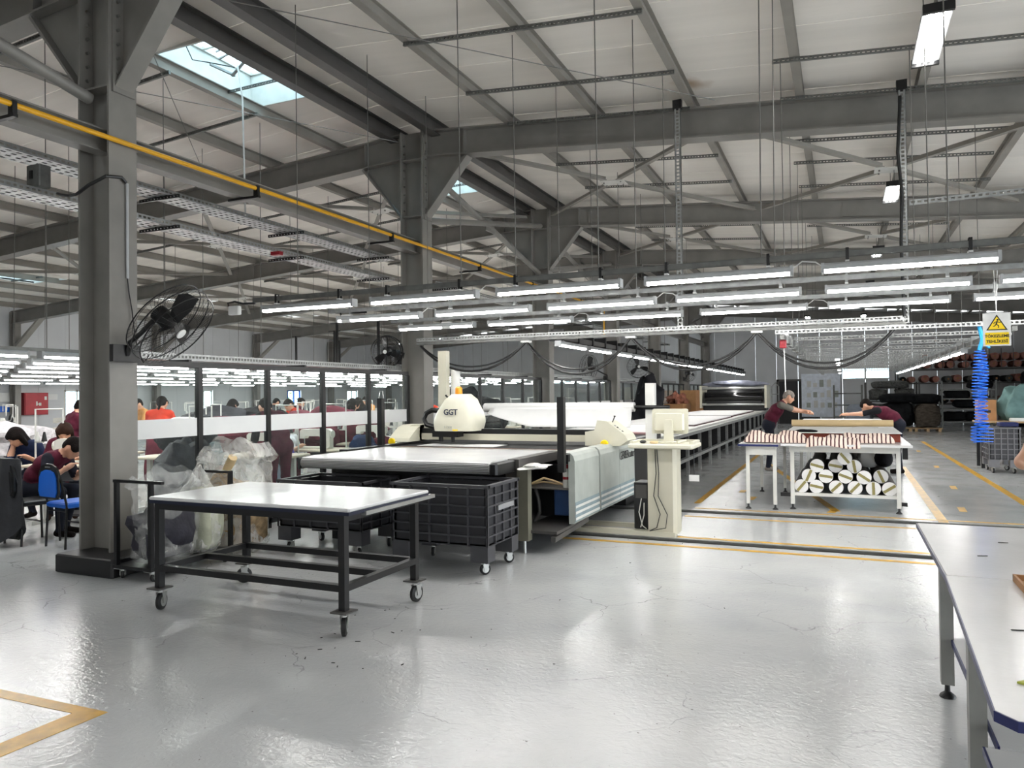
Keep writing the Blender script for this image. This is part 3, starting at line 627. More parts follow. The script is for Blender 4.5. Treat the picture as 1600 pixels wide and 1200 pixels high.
fan('wall_fan', 'black fan turned edge-on above the partition beyond the third column', (-6.6,22.0,2.05), (-7.1,21.9,2.4), (-1,.25,.12), .40, False)
fan('wall_fan', 'black fan facing the cutter on the fifth column', (-6.5,27.7,2.2), (-6.9,27.2,2.58), (.5,-1,0), .42, False)
fan('wall_fan', 'small far black fan next to the sixth column', (-6.4,33.4,2.2), (-6.1,32.9,2.45), (.9,-.6,0), .36, False)
# high lamps under the roof
def high_lamp(y, lab, x=.82):
    z = 4.93; t = thing('high_bay_lamp', lab, 'lamp', (x,y,z), 0, 'lamps high under the roof')
    obj('tray', MB().box(x-.12,x+.12,y-.6,y+.6,z+.0,z+.04), MT['lampbody'], t)
    for s in (-.06,0,.06): obj('lamp_tube', MB().tube([(x+s,y-.57,z-.012),(x+s,y+.57,z-.012)],.014,8), MT['tube'], t)
    for s in (-1,1): obj('end_cap', MB().box(x-.125,x+.125,y+s*.6-.02,y+s*.6+.02,z-.035,z+.045), MT['black'], t)
    for s in (-1,1): obj('hanger', MB().tube([(x,y+s*.5,z+.04),(x,y+s*.5,ztop(x))],.005,5), MT['rod'], t)
high_lamp(2.0, 'unseen lamp added high above the camera to brighten the near floor'); high_lamp(8.05, 'bright lamp high under the roof, largest and nearest of the two'); high_lamp(14.1, 'smaller bright lamp high under the roof beyond the rafter')  # the one above the camera is unseen, added to brighten the near floor
for y, n_ in ((2.,'closest'),(8.,'second'),(14.,'third')): high_lamp(y, 'unseen high lamp added for light over the far side of the aisle, %s' % n_, 6.2)  # out-of-view lamps added for more light from the aisle side
for y, n_ in ((20.,'third'),(26.,'fourth'),(32.,'fifth')): high_lamp(y, 'far high lamp under the roof, %s from the camera' % n_)
# lamp row over the long spreading table
lt = thing('lamp_trunking', 'dark trunking with clips running over the long spreading table', 'trunking', (-3.8,10.4,2.36)); lt_y = np.arange(10.9,33.,1.42)
obj('trunk', MB().box(-3.84,-3.76,10.3,33.2,2.40,2.47), MT['steel_dark'], lt); obj('upper_rail', MB().strip((-3.95,10.3,2.53),(-3.95,33.2,2.53),.06,.01,(0,0,1),.12), MT['galv_dark'], lt)
for y in np.arange(10.4,33,.71): obj('clip', MB().box(-3.97,-3.74,y-.02,y+.02,2.38,2.56), MT['black'], lt)
for i, y in enumerate(lt_y):
    dup(proto, None, (-3.8,float(y),2.38), PI/2, 'strip lamp in the receding row over the long spreading table', 'lamps over the spreading table')
# lamp frame over the hand-cutting table
hf = thing('lamp_gantry', 'perforated steel frame hung over the hand cutting table', 'frame', (.55,9.75,2.2))
for x in (-.67,1.74): obj('side_rail', MB().box(x-.025,x+.025,9.75,31,2.24,2.30), MT['galv_dark'], hf)
for i, y in enumerate([9.75,11.2]+list(np.arange(12.8,31,1.5))): obj('cross_rail', MB().strip((-.75,float(y),2.33),(1.8 if i != 0 else 3.2,float(y),2.33),.05,.025), MT['galv'], hf)
for y in np.arange(10.2,31,.75):
    for x in (-.67,1.74): obj('clip', MB().box(x-.05,x+.05,float(y)-.02,float(y)+.02,2.22,2.36), MT['galv'], hf)
for y in np.arange(14.1,29.5,1.42):
    dup(proto, None, (1.74,float(y),2.24), PI/2, 'strip lamp along the aisle side of the frame over the cutting table', 'aisle-side lamps of the frame')
for y in (15.4,16.8,19.,23.,27.):
    dup(proto, None, (-.08,float(y),2.26), PI/2, 'strip lamp in the middle of the frame over the cutting table', 'middle lamps of the frame')
for i, (x, y) in enumerate(((-.67,9.9),)):
    o = thing('pull_switch', 'red pull switch with a long white cord at the frame corner', 'switch', (x,y,1.2)); obj('case', MB().rbox(x-.04,x+.04,y-.04,y+.04,2.14,2.24,.01), MT['red'], o); obj('cord', MB().tube([(x+.01,y,2.14),(x+.02,y,1.6)],.006,5), MT['lampcap'], o)
# sewing hall lamp rows
for r, x in enumerate((-8.2,-9.7,-10.9,-12.7,-15.0,-18.0,-21.5)):
    y = max(3.2, -x/1.72)
    nth = (ordn+['seventh','eighth','ninth','tenth'])[r]; ra = obj('hall_lamp_rail', MB().box(x-.02,x+.02,y-.6,36,2.14,2.18), MT['galv_dark']); tag(ra, '%s steel lamp rail from the partition over the sewing floor' % nth, 'rail', 'sewing floor lamp rails')
    while y < 33:
        dup(proto, None, (x,y,2.14), PI/2, 'strip lamp on the %s sewing-floor lamp rail from the partition' % nth, 'sewing lamps on the %s rail' % nth); y += 1.36 if y < 20 else 1.9
pt = thing('hall_cable_tray', 'perforated cable tray on top of the glass partition', 'cable tray', (-6.75,5.3,2.02))
obj('side', MB().strip((-6.70,5.3,2.06),(-6.70,33,2.06),.07,.003), MT['galv'], pt); obj('bed', MB().box(-6.98,-6.70,5.3,33,2.02,2.025), MT['galv'], pt)
for y in np.arange(6,30,1.9): obj('bracket', MB().box(-6.75,-6.45,float(y)-.02,float(y)+.02,1.991,2.018), MT['black'], pt)
# warning sign
sg = thing('warning_sign', 'white and yellow trip-hazard sign hanging from white string', 'sign', (1.265,7.85,1.98))
obj('board', MB().box(1.16,1.372,7.848,7.852,1.985,2.28), MT['lampcap'], sg)
cx = 1.266
obj('yellow_panel', MB().box(cx-.09,cx+.09,7.8465,7.8478,1.998,2.105), MT['yellow'], sg)
obj('triangle_border', MB().prism([(cx-.082,2.125),(cx+.082,2.125),(cx,2.265)],7.8465,7.8478,'y'), MT['black'], sg)
obj('triangle', MB().prism([(cx-.066,2.134),(cx+.066,2.134),(cx,2.248)],7.8455,7.8464,'y'), MT['yellow'], sg)
fig = MB().cyl((cx+.006,7.845,2.217),(cx+.006,7.8454,2.217),.0085,10)
for a, b, w in (((.004,2.205),(-.006,2.178),.011),((-.006,2.178),(.014,2.165),.008),((.014,2.165),(.012,2.146),.007),((-.006,2.178),(-.018,2.162),.008),((-.018,2.162),(-.03,2.160),.007),((.002,2.202),(.022,2.192),.006),((.022,2.192),(.03,2.2),.006),((.002,2.202),(-.018,2.196),.006),((-.018,2.196),(-.024,2.182),.006)):
    fig.bar((cx+a[0],7.8452,a[1]),(cx+b[0],7.8452,b[1]),w,.0004,(0,1,0))
obj('falling_figure', fig, MT['black'], sg)
def sign_text(t, z, s): obj('lettering', text_mb(t, s, .0003, Matrix.Translation((cx,7.8462,z)) @ Matrix.Rotation(PI/2,4,'X'), .0012), MT['black'], sg)
sign_text('TÖKEZLEME', 2.062, .034); sign_text('TEHLİKESİ', 2.014, .034)
obj('string', MB().tube([(cx-.015,7.85,2.66),(cx-.003,7.85,2.34),(cx,7.85,2.28)],.004,5).tube([(cx+.012,7.85,2.66),(cx-.003,7.85,2.34)],.004,5), MT['lampcap'], sg)
# coiled blue air hose
hp = []
for i in range(560):
    u = i/560; z = 2.04-1.04*u; rr = .05+.028*abs(math.sin(u*5))+ (.03 if u > .82 else 0); hp.append((1.41+rr*math.cos(i*.33)+.01*math.sin(u*9), 9.8+rr*math.sin(i*.33), z))
o = thing('air_hose', 'coiled bright blue air hose hanging below the warning sign', 'hose', (1.41,9.8,.98)); BL = M('blue_hose','1467d8',.35,var=.05)
obj('coil', MB().tube(hp,.0055,5), BL, o, True); hp2 = [(1.43+.045*math.cos(i*.4), 9.77+.045*math.sin(i*.4), 1.98-.9*i/300) for i in range(300)]
obj('coil', MB().tube(hp2,.005,4), BL, o, True)
obj('coupling', MB().tube([(1.41,9.78,2.31),(1.44,9.79,2.16),(1.41,9.8,2.04)],.022,8).tube([(1.44,9.79,2.12),(1.51,9.79,2.06)],.012,6), M('cyan_coupling','1d9bd8',.4), o, True)

tag(obj('skylight_lead', MB().tube([(-7.6,7.9,6.3),(-7.45,7.85,5.7),(-7.42,7.84,4.9),(-7.4,7.84,4.05)],.012,6), MT['lampcap'], None, True), 'white cable hanging from the rooflight to the upper cable tray', 'cable')
tag(obj('power_riser', MB().tube([(.70,10.27,5.2),(.66,10.25,4.5),(.70,10.26,4.0),(.68,10.26,3.4),(.70,10.27,2.5)],.02,7), MT['cable'], None, True), 'thick black cable running down the end upright of the festoon rail', 'cable')
for i, (x, y) in enumerate(((-8.2,12.2),(-8.2,13.9),(-9.7,12.9),(-9.7,15.6),(-10.9,14.4),(-10.9,16.6),(-12.7,15.2),(-12.7,17.))):
    t = thing('rail_post', 'slim dark post with a cross piece on a sewing lamp rail, %s' % (ordn+['seventh','eighth'])[i], 'post', (x,y,2.2), 0, 'dark hanging posts'); obj('post', MB().box(x-.02,x+.02,y-.02,y+.02,2.18,3.15), MT['black'], t); obj('cross_piece', MB().box(x-.16,x+.16,y-.015,y+.015,3.12,3.15), MT['steel_dark'], t)

tag(obj('strut_channel', MB().strip((.78,10.3,3.88),(3.6,10.3,3.9),.06,.04,(0,0,1),.07), MT['galv']), 'perforated channel running out over the aisle from the end upright', 'channel', 'perforated channels under the purlins')
high_lamp(36.2, 'far high lamp added to brighten the end wall boards', -1.4); high_lamp(36.6, 'far high lamp added above the dark cloth rack to brighten the end wall', .9)  # both added because the end wall and its boards came out dim
# ---------------------------------------------------------------- furniture and machines on the floor
def caster(parent, x, y, top, r=.05, rz=0., w=.03, mat=None):
    """swivel caster: plate, fork, wheel with a pale hub"""
    c, s = math.cos(rz), math.sin(rz); ox, oy = x-s*.02, y+c*.02
    f = obj('caster', MB().cbox((x,y,top-.004),(.10,.10,.008)).cyl((x,y,top-.008),(x,y,top-.03),.022,10), MT['chrome'], parent)
    for q in (-1,1):
        a = Vector((ox+c*q*(w/2+.008), oy+s*q*(w/2+.008), 0))
        obj('fork', MB().add([Vector((a.x+dx*-s,a.y+dx*c,z))+Vector((c,s,0))*e for e in (-.003,.003) for dx, z in ((-.03,top-.028),(.03,top-.028),(.016,r-.012),(-.016,r-.012))], [(0,1,2,3),(7,6,5,4),(0,4,5,1),(1,5,6,2),(2,6,7,3),(3,7,4,0)]), MT['chrome'], f)
    wh = MB().lathe([(r*.8,-w/2),(r,-w*.32),(r,w*.32),(r*.8,w/2)],(0,0,0),20,'x'); wh.xf(Matrix.Translation((ox,oy,r)) @ Matrix.Rotation(rz,4,'Z'))
    obj('tyre', wh, MT['blackrub'], f, True)
    hb = MB().lathe([(r*.62,-w/2-.003),(r*.62,w/2+.003)],(0,0,0),16,'x').lathe([(r*.2,-w/2-.008),(r*.2,w/2+.008)],(0,0,0),8,'x'); hb.xf(Matrix.Translation((ox,oy,r)) @ Matrix.Rotation(rz,4,'Z'))
    obj('hub', hb, MT['chrome'], f, True)
# ---- work cart in front
ct = thing('work_cart', 'black steel cart with a white laminate top on four swivel casters', 'cart', (-3.87,4.57,0))
X0, X1, YA, YC = -4.80, -2.97, 4.06, 5.10
obj('top', MB().rbox(X0,X1,YA,YC,.838,.862,.012), MT['white'], ct)
obj('top_edging', MB().box(X0+.004,X1-.004,YA+.004,YC-.004,.815,.8378), M('dark_blue_edging','141a30',.4), ct)
lx = (X0+.05,X1-.09); ly = (YA+.06,YC-.08)
for x in lx:
    for y in ly:
        l = obj('leg', MB().box(x-.025,x+.025,y-.025,y+.025,.175,.765), MT['black'], ct); obj('foot_plate', MB().box(x-.065,x+.065,y-.065,y+.065,.165,.175), MT['steel_dark'], l)
        caster(ct, x, y, .165, .066, {(0,0):.35,(1,0):.5,(1,1):-.15,(0,1):2.4}[(lx.index(x),ly.index(y))], .036)
for y in ly:
    obj('upper_rail', MB().box(lx[0]-.025,lx[1]+.025,y-.025,y+.025,.765,.815), MT['black'], ct); obj('lower_rail', MB().box(lx[0]+.025,lx[1]-.025,y-.025,y+.025,.30,.345), MT['black'], ct)
obj('lower_rail', MB().box(lx[0]+.025,lx[1]-.025,(ly[0]+ly[1])/2-.025,(ly[0]+ly[1])/2+.025,.30,.345), MT['black'], ct)
for x in lx:
    obj('upper_rail', MB().box(x-.025,x+.025,ly[0]+.025,ly[1]-.025,.765,.815), MT['black'], ct); obj('lower_rail', MB().box(x-.025,x+.025,ly[0]+.025,ly[1]-.025,.30,.345), MT['black'], ct)
obj('side_bar', MB().box(X1-.03,X1+.012,YA+.18,YC+.07,.795,.822), MT['chrome'], ct); obj('side_bar_bracket', MB().box(X1-.06,X1-.03,YC-.1,YC+.02,.79,.815), MT['steel_dark'], ct)
# ---- big grid-walled bins
def big_bin(label, x0, y0, L, W, zt, group, rots, mat=None, lip=True):
    m = mat or MT['bin']; t = thing('roll_bin', label, 'bin', (x0+L/2,y0+W/2,0), 0, group); z0 = .26; x1, y1 = x0+L, y0+W; th = .02
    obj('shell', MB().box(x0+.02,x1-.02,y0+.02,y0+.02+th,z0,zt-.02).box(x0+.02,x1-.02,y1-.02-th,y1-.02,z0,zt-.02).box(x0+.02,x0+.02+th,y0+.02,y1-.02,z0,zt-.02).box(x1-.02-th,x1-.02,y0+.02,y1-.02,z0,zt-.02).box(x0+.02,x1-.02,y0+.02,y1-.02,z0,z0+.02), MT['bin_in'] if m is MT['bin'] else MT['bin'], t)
    nx = 5; ny = 4; nz = 6
    def lattice(a0, a1, n, P, N):
        us = []; vs = []
        for i in range(n+1): c = a0+(a1-a0)*i/n; us += [c-.008, c+.008]
        us[0] = a0; us[-1] = a1
        for j in range(nz+1): c = z0+(zt-z0)*j/nz; vs += [c-.007, c+.007]
        vs[0] = z0; vs[-1] = zt
        return MB().plate(us, vs, lambda i, j: i % 2 == 1 and j % 2 == 1, P, N, .02)
    obj('grid_wall', lattice(x0,x1,nx,lambda u,v:(u,y0+.02,v),(0,-1,0)), m, t); obj('grid_wall', lattice(x0,x1,nx,lambda u,v:(u,y1-.02,v),(0,1,0)), m, t)
    obj('grid_wall', lattice(y0,y1,ny,lambda u,v:(x1-.02,u,v),(1,0,0)), m, t); obj('grid_wall', lattice(y0,y1,ny,lambda u,v:(x0+.02,u,v),(-1,0,0)), m, t)
    rim = MB().box(x0-.008,x1+.008,y0-.008,y0+.035,zt-.012,zt+.012).box(x0-.008,x1+.008,y1-.035,y1+.008,zt-.012,zt+.012).box(x0-.008,x0+.035,y0,y1,zt-.012,zt+.012).box(x1-.035,x1+.008,y0,y1,zt-.012,zt+.012)
    obj('rim', rim, m, t)
    obj('card_holder', MB().box(x1,x1+.012,y0+W*.3,y0+W*.8,z0+.30,z0+.345), M('grey_label_holder','8d8d8f',.5) if lip else m, t)
    for i, (x, y) in enumerate(((x0+.09,y0+.08),(x1-.09,y0+.08),(x1-.09,y1-.08),(x0+.09,y1-.08))):
        obj('corner_foot', MB().box(x-.085,x+.085,y-.075,y+.075,.12,z0), m, t); caster(t, x, y, .125, .05, rots[i])
    return t
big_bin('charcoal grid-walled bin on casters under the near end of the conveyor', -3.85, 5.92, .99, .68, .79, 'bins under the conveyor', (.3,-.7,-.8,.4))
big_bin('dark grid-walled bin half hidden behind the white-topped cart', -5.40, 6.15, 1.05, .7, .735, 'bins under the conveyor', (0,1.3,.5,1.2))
# ---- trolley and bags by the first column
tr = thing('bag_trolley', 'low black steel trolley frame holding a bag beside the column', 'trolley', (-5.7,5.12,0))
for x, y in ((-5.92,4.68),(-5.5,4.68),(-5.5,5.6),(-5.93,5.6)): obj('post', MB().box(x-.018,x+.018,y-.018,y+.018,.13,.86), MT['black'], tr)
obj('base', MB().box(-5.95,-5.48,4.66,5.62,.10,.13), MT['black'], tr)
obj('top_bar', MB().box(-5.948,-5.36,4.662,4.698,.86,.885), MT['black'], tr); obj('top_bar', MB().box(-5.948,-5.482,5.582,5.618,.86,.885), MT['black'], tr)
for x, y in ((-5.9,4.72),(-5.53,4.72),(-5.53,5.55),(-5.9,5.55)): caster(tr, x, y, .10, .04, random.random()*3)
FILM = plastic_film('clear_bag_film', .2); FILM2 = plastic_film('milky_bag_film', .30, (.88,.87,.83))
def bag(label, c, r, fill, fillh, film, seed, neck=None, extra=None, z0=0.005):
    t = thing('rag_bag', label, 'bag', (c[0],c[1],z0), 0, 'plastic bags by the column'); rg = np.random.RandomState(seed)
    H = r[2]; n = 36; prof = []; v = []; f = []
    K = 16
    for j in range(K+1):
        u = j/K; z = z0+H*u; w = 1.0 if u < .62 else 1-.25*(u-.62)/.38
        if j == 0: w = .8
        if neck and u > .7: w = max(.12, 1-(u-.7)/.3*1.05) if neck == 'tied' else 1.05+.12*math.sin(u*30)
        for i in range(n):
            a = 2*PI*i/n; k = 1+.06*math.sin(3*a+seed+u*4)+.04*math.sin(7*a+u*9+seed)+.03*math.sin(11*a-u*6+2*seed)*min(1,u*3)+.02*math.sin(17*a+u*14)
            sx = abs(math.cos(a))**.75*math.copysign(1,math.cos(a)); sy = abs(math.sin(a))**.75*math.copysign(1,math.sin(a))
            v.append((c[0]+r[0]*w*k*sx, c[1]+r[1]*w*k*sy, z+ (.05*math.sin(2*a+seed)+.03*math.sin(5*a+2*seed) if u > .85 else 0)))
    for j in range(K):
        for i in range(n): f.append((j*n+i,j*n+(i+1)%n,(j+1)*n+(i+1)%n,(j+1)*n+i))
    f.append(tuple(range(n-1,-1,-1)))
    if neck == 'tied': f.append(tuple(K*n+i for i in range(n)))
    obj('film', MB().add(v,f), film, t, True)
    obj('filling', MB().blob((c[0],c[1],z0+.02+fillh/2),(r[0]*.96,r[1]*.96,fillh/2),seed,.14,3.5,26,14,.7,flat=z0+.012), fill, t, True)
    return t
NAVY = M('dark_fabric_scraps','23222c',.75,var=.35,scale=9,bump=.8,bscale=9); SCR = M('paper_and_fabric_scraps','8f7a5e',.8,var=.5,scale=9,bump=.9,bscale=11); PALE = M('pale_green_scraps','a9ab98',.8,var=.2,scale=7,bump=.8,bscale=8)
bag('clear plastic bag of dark fabric scraps standing in the black trolley', (-5.70,5.0), (.205,.28,.80), NAVY, .46, FILM, 3, 'open', z0=.135)
bag('clear bag of pale scraps behind the dark-filled bag', (-5.72,5.42), (.19,.16,.78), PALE, .55, FILM2, 5, 'tied', z0=.135)
b3 = bag('big milky bag of brown paper and fabric scraps nearest the glass partition', (-5.86,6.05), (.33,.28,1.12), SCR, .72, FILM2, 9, 'open')
obj('cardboard_tube', MB().tube([(-5.75,5.8,.85),(-5.62,5.76,1.0)],.045,12), MT['kraft'], b3, True)
# ---- automatic fabric cutter
cu = thing('fabric_cutter', 'long cream and black automatic fabric cutting machine with white conveyor', 'cutting machine', (-4.0,9,0))
CX0, CX1 = -5.32, -3.08
bed = [(6.42+.06*(1-math.cos(a)), .895-.06*0+.06*math.sin(a)) for a in np.linspace(-PI/2,PI/2,9)]
belt = MB().prism([(p[0],p[1]) for p in bed] + [(8.0,.955),(8.0,.835)], CX0, CX1, 'x')
obj('conveyor_belt', belt, MT['white'], cu, True)
for i in range(7): obj('belt_slat', MB().box(CX0+.01,CX1-.01,6.412+.004*abs(i-3),6.43,.842+i*.016,.848+i*.016), MT['galv_dark'], cu)
for x in (CX0,CX1): obj('roller_end', MB().rbox(x-.03 if x == CX0 else x,x if x == CX0 else x+.09,6.40,6.85,.83,.95,.02), MT['black'], cu)
obj('conveyor_side', MB().box(CX1,CX1+.12,6.85,8.0,.86,.953), MT['steel_dark'], cu); obj('conveyor_side', MB().box(CX0-.09,CX0,6.6,8.2,.86,.953), MT['steel_dark'], cu)
obj('under_frame', MB().box(CX0+.1,CX1-.05,6.9,7.2,.5,.84).box(CX0+.1,CX1-.1,7.2,9.8,.12,.84), MT['black'], cu)
obj('frame_leg', MB().box(-3.02,-2.9,6.93,7.03,.13,.86), M('olive_enamel','6c6a5c',.5), cu); obj('frame_leg', MB().box(-5.3,-5.2,6.93,7.03,.0,.86), MT['black'], cu)
obj('foot_screw', MB().cyl((-2.96,6.98,0),(-2.96,6.98,.13),.015,8), MT['chrome'], cu)
obj('bridge_plate', MB().box(-5.45,-2.62,7.98,8.1,.93,.957), MT['galv'], cu)
obj('cutting_bed', MB().box(-5.35,-2.75,8.1,11.6,.78,.945), M('bristle_bed','161517',.75,var=.3,scale=40), cu)
obj('bed_liner', MB().box(-5.2,-2.8,8.14,8.26,.945,.95), M('brown_underlay_paper','6b4630',.7,var=.3), cu)
for x in (-5.47,-2.72): obj('side_rail', MB().box(x,x+.12,7.3,11.6,.90,.972), MT['black'], cu)
obj('body_core', MB().box(-5.3,-2.68,9.8,11.6,.1,.8).box(-5.42,-2.64,7.95,9.8,.22,.8), MT['black'], cu)
def side_panel(ya, yb, lab=None):
    pr = [(-2.70,.99),(-2.60,.985),(-2.565,.955),(-2.55,.90),(-2.55,.27),(-2.57,.25),(-2.62,.25),(-2.62,.9),(-2.70,.95)]
    p = obj('side_panel', MB().prism(pr, ya, yb, 'y'), MT['greypanel'], cu, label=lab)
    obj('stripe_zone', MB().box(-2.551,-2.547,ya+.002,yb-.002,.275,.475), M('grey_blue_band','7d8d92',.45) if 'grey_blue_band' not in bpy.data.materials else bpy.data.materials['grey_blue_band'], p)
    for j in range(3): obj('stripe', MB().box(-2.552,-2.542,ya+.004,yb-.004,.29+j*.062,.315+j*.062), M('pale_stripe_%d'%j,'cfd8d8',.4) if j < 0 else MT['whitepaint'], p)
    return p
side_panel(7.36,8.20); pB = side_panel(8.26,9.05); pC = side_panel(9.056,9.78)
obj('lettering', text_mb('GERBERcutter', .15, .001, Matrix.Translation((-2.545,9.41,.77)) @ Matrix.Rotation(PI/2,4,'Z') @ Matrix.Rotation(PI/2,4,'X'), -.0012, spacing=.78), MT['black'], pC)
for x, y in ((-2.64,7.22),(-5.45,8.15)):
    obj('guard_post', MB().box(x-.035,x+.035,y-.035,y+.035,.80,1.57), MT['black'], cu)
obj('post_wire', MB().tube([(-5.48,8.15,1.57),(-5.46,8.15,1.66),(-5.42,8.15,1.66),(-5.41,8.15,1.57)],.005,5), MT['chrome'], cu)
# open bay with blue unit, shelf, can
obj('bay_shelf', MB().box(-3.3,-2.63,7.35,7.94,.60,.615), MT['steel_dark'], cu); obj('blue_unit', MB().rbox(-2.86,-2.63,7.56,7.9,.30,.58,.01), M('blue_enamel','2f4f80',.5,var=.1), cu)
obj('bay_floor', MB().box(-3.05,-2.62,7.0,7.9,.20,.23).bar((-2.64,6.95,.16),(-2.64,8.0,.20),.05,.05), MT['steel_dark'], cu)
obj('white_rag', MB().blob((-2.84,6.98,.875),(.12,.2,.022),4,.25,3,20,8), MT['whitepaint'], cu, True)
obj('cable_bundle', MB().tube([(-3.1,7.45,.63),(-2.95,7.5,.70),(-2.82,7.5,.67),(-2.75,7.55,.63)],.012,6).tube([(-3.1,7.5,.63),(-2.95,7.5,.66),(-2.8,7.58,.63)],.009,6), MT['kraft'], cu, True)
obj('hose_loop', MB().tube([(-3.05,7.5,.6),(-3.0,7.48,.45),(-3.0,7.5,.33),(-3.06,7.5,.23)],.02,8), MT['steel_dark'], cu, True)
sc = thing('spray_can', 'white and red spray can standing in the open bay of the cutter', 'can', (-2.68,7.46,.615)); obj('body', MB().lathe([(.034,.615),(.036,.62),(.036,.80),(.03,.815)],(-2.68,7.46,0),16), MT['whitepaint'], sc, True); obj('cap', MB().lathe([(.026,.815),(.026,.85),(.02,.856)],(-2.68,7.46,0),14), MT['red'], sc, True); obj('band', MB().lathe([(.0365,.70),(.0365,.73)],(-2.68,7.46,0),16), MT['red'], sc)
# gantry
G = 9.0
obj('gantry_beam', MB().box(-5.5,-2.8,G-.09,G+.12,1.0,1.085), MT['beige'], cu); obj('gantry_track', MB().box(-5.5,-2.8,G-.08,G+.12,1.085,1.15), MT['black'], cu)
obj('gantry_end_cover', MB().prism([(-.33+8.9,.985),(9.2,.985),(9.2,1.2),(8.95,1.2),(8.82,1.17),(8.70,1.10),(8.6,1.03)], -5.62, -5.3, 'x'), MT['cream'], cu)
obj('gantry_end_cover', MB().prism([(-5.66,.985),(-5.3,.985),(-5.3,1.2),(-5.42,1.2),(-5.55,1.14),(-5.63,1.06)], 8.86, 8.98, 'y'), MT['cream'], cu)
cb = obj('control_box', MB().prism([(-2.92,.96),(-2.48,.96),(-2.38,1.03),(-2.42,1.10),(-2.64,1.26),(-2.76,1.275),(-2.80,1.15),(-2.92,1.13)], 8.83, 9.25, 'y'), MT['cream'], cu)
obj('joystick', MB().cyl((-2.62,9.0,1.24),(-2.59,9.0,1.31),.007,6).cyl((-2.59,9.0,1.31),(-2.588,9.0,1.325),.013,8), MT['black'], cb); 
for i in range(4): obj('key', MB().cbox((-2.56+.03*i,8.92,1.205-.023*i),(.022,.03,.012),0,0,0,.63), MT['black'] if i % 2 else MT['chrome'], cb)
for x, y in ((-2.66,8.80),(-5.56,8.58)): obj('yellow_button', MB().lathe([(.045,0),(.05,.008),(.05,.03),(.02,.034)],(x,y-.034 if x > -4 else y-.03,.985),16,'y'), MT['yellow'], cu, True)
# cutting head: rounded hood
hv, hf = [], []
NZ, NA = 12, 28
for j in range(NZ+1):
    u = j/NZ; z = 1.13+.45*u
    wx = (.30+.035*math.sin(PI*min(1,u*1.25)))*(1-.42*max(0,u-.2)**1.5/.72) * (1-.0*u); wy = .25*(1-.25*u**2)
    if j == NZ: wx *= .86; wy *= .82
    for i in range(NA):
        a = 2*PI*i/NA; e = .55
        hv.append((-4.69+.04*u+wx*math.copysign(abs(math.cos(a))**e,math.cos(a)), 8.86+wy*math.copysign(abs(math.sin(a))**e,math.sin(a)), z))
ring = NZ*NA
for i in range(NA): p = hv[ring+i]; hv.append((-4.65+(p[0]+4.65)*.78, 8.86+(p[1]-8.86)*.72, 1.615))
for j in range(NZ+1):
    for i in range(NA): hf.append((j*NA+i,j*NA+(i+1)%NA,(j+1)*NA+(i+1)%NA,(j+1)*NA+i))
hf += [tuple(range(NA-1,-1,-1)), tuple((NZ+1)*NA+i for i in range(NA))]
hd = obj('cutting_head', MB().add(hv,hf), MT['cream'], cu, True)
LT = M('dark_blue_lettering','20263f',.5,var=0)
obj('lettering', text_mb('GGT', .105, .0012, Matrix.Translation((-4.68,8.604,1.345)) @ Matrix.Rotation(PI/2,4,'X'), .002, spacing=.9), LT, hd)
obj('lettering', text_mb('S 7200', .042, .0012, Matrix.Translation((-4.72,8.603,1.17)) @ Matrix.Rotation(PI/2,4,'X'), .0), MT['greypanel'], hd)
obj('head_base', MB().box(-5.0,-4.62,8.68,8.85,1.05,1.13).cyl((-4.9,8.74,.99),(-4.9,8.74,1.06),.03,10).cyl((-4.72,8.74,.98),(-4.72,8.74,1.06),.025,10), MT['black'], hd)
obj('warning_label', MB().box(-4.7,-4.58,8.611,8.613,1.135,1.155), MT['yellow'], hd)
obj('energy_chain', MB().tube([(-5.05,8.95,1.39),(-5.15,8.95,1.40),(-5.24,8.95,1.36),(-5.28,8.95,1.28),(-5.24,8.95,1.2),(-5.1,8.95,1.165)],.035,8), MT['black'], cu, True)
obj('cut_sheet', MB().box(-5.1,-4.0,8.45,8.9,.9455,.949), MT['paper'], cu)
bc = thing('beacon_lamp', 'orange warning beacon standing behind the cutting head', 'beacon', (-4.95,9.35,1.5)); obj('stem', MB().box(-5.0,-4.9,9.3,9.4,1.15,1.60), MT['black'], bc); obj('lens', MB().lathe([(.05,1.60),(.052,1.62),(.05,1.70),(.03,1.72)],(-4.95,9.35,0),14), M('amber_lens','f09a12',.3,var=.05), bc, True)
# beige uprights behind the head
tw = thing('machine_upright', 'tall beige upright with a cable clamp behind the cutting head', 'upright', (-5.25,10.2,0)); obj('post', MB().box(-5.76,-5.62,10.2,10.32,.0,2.29), MT['beige'], tw); obj('back_post', MB().cyl((-5.56,10.4,0),(-5.56,10.4,2.0),.075,14), MT['whitepaint'], tw, True)
obj('clamp', MB().box(-5.7,-5.2,10.17,10.2,1.45,1.5), MT['beige'], tw); obj('cables', MB().tube([(-5.6,10.15,1.6),(-5.5,10.12,1.52),(-5.35,10.15,1.45),(-5.25,10.15,1.55),(-5.2,10.15,1.6)],.016,6), MT['cable'], tw, True)
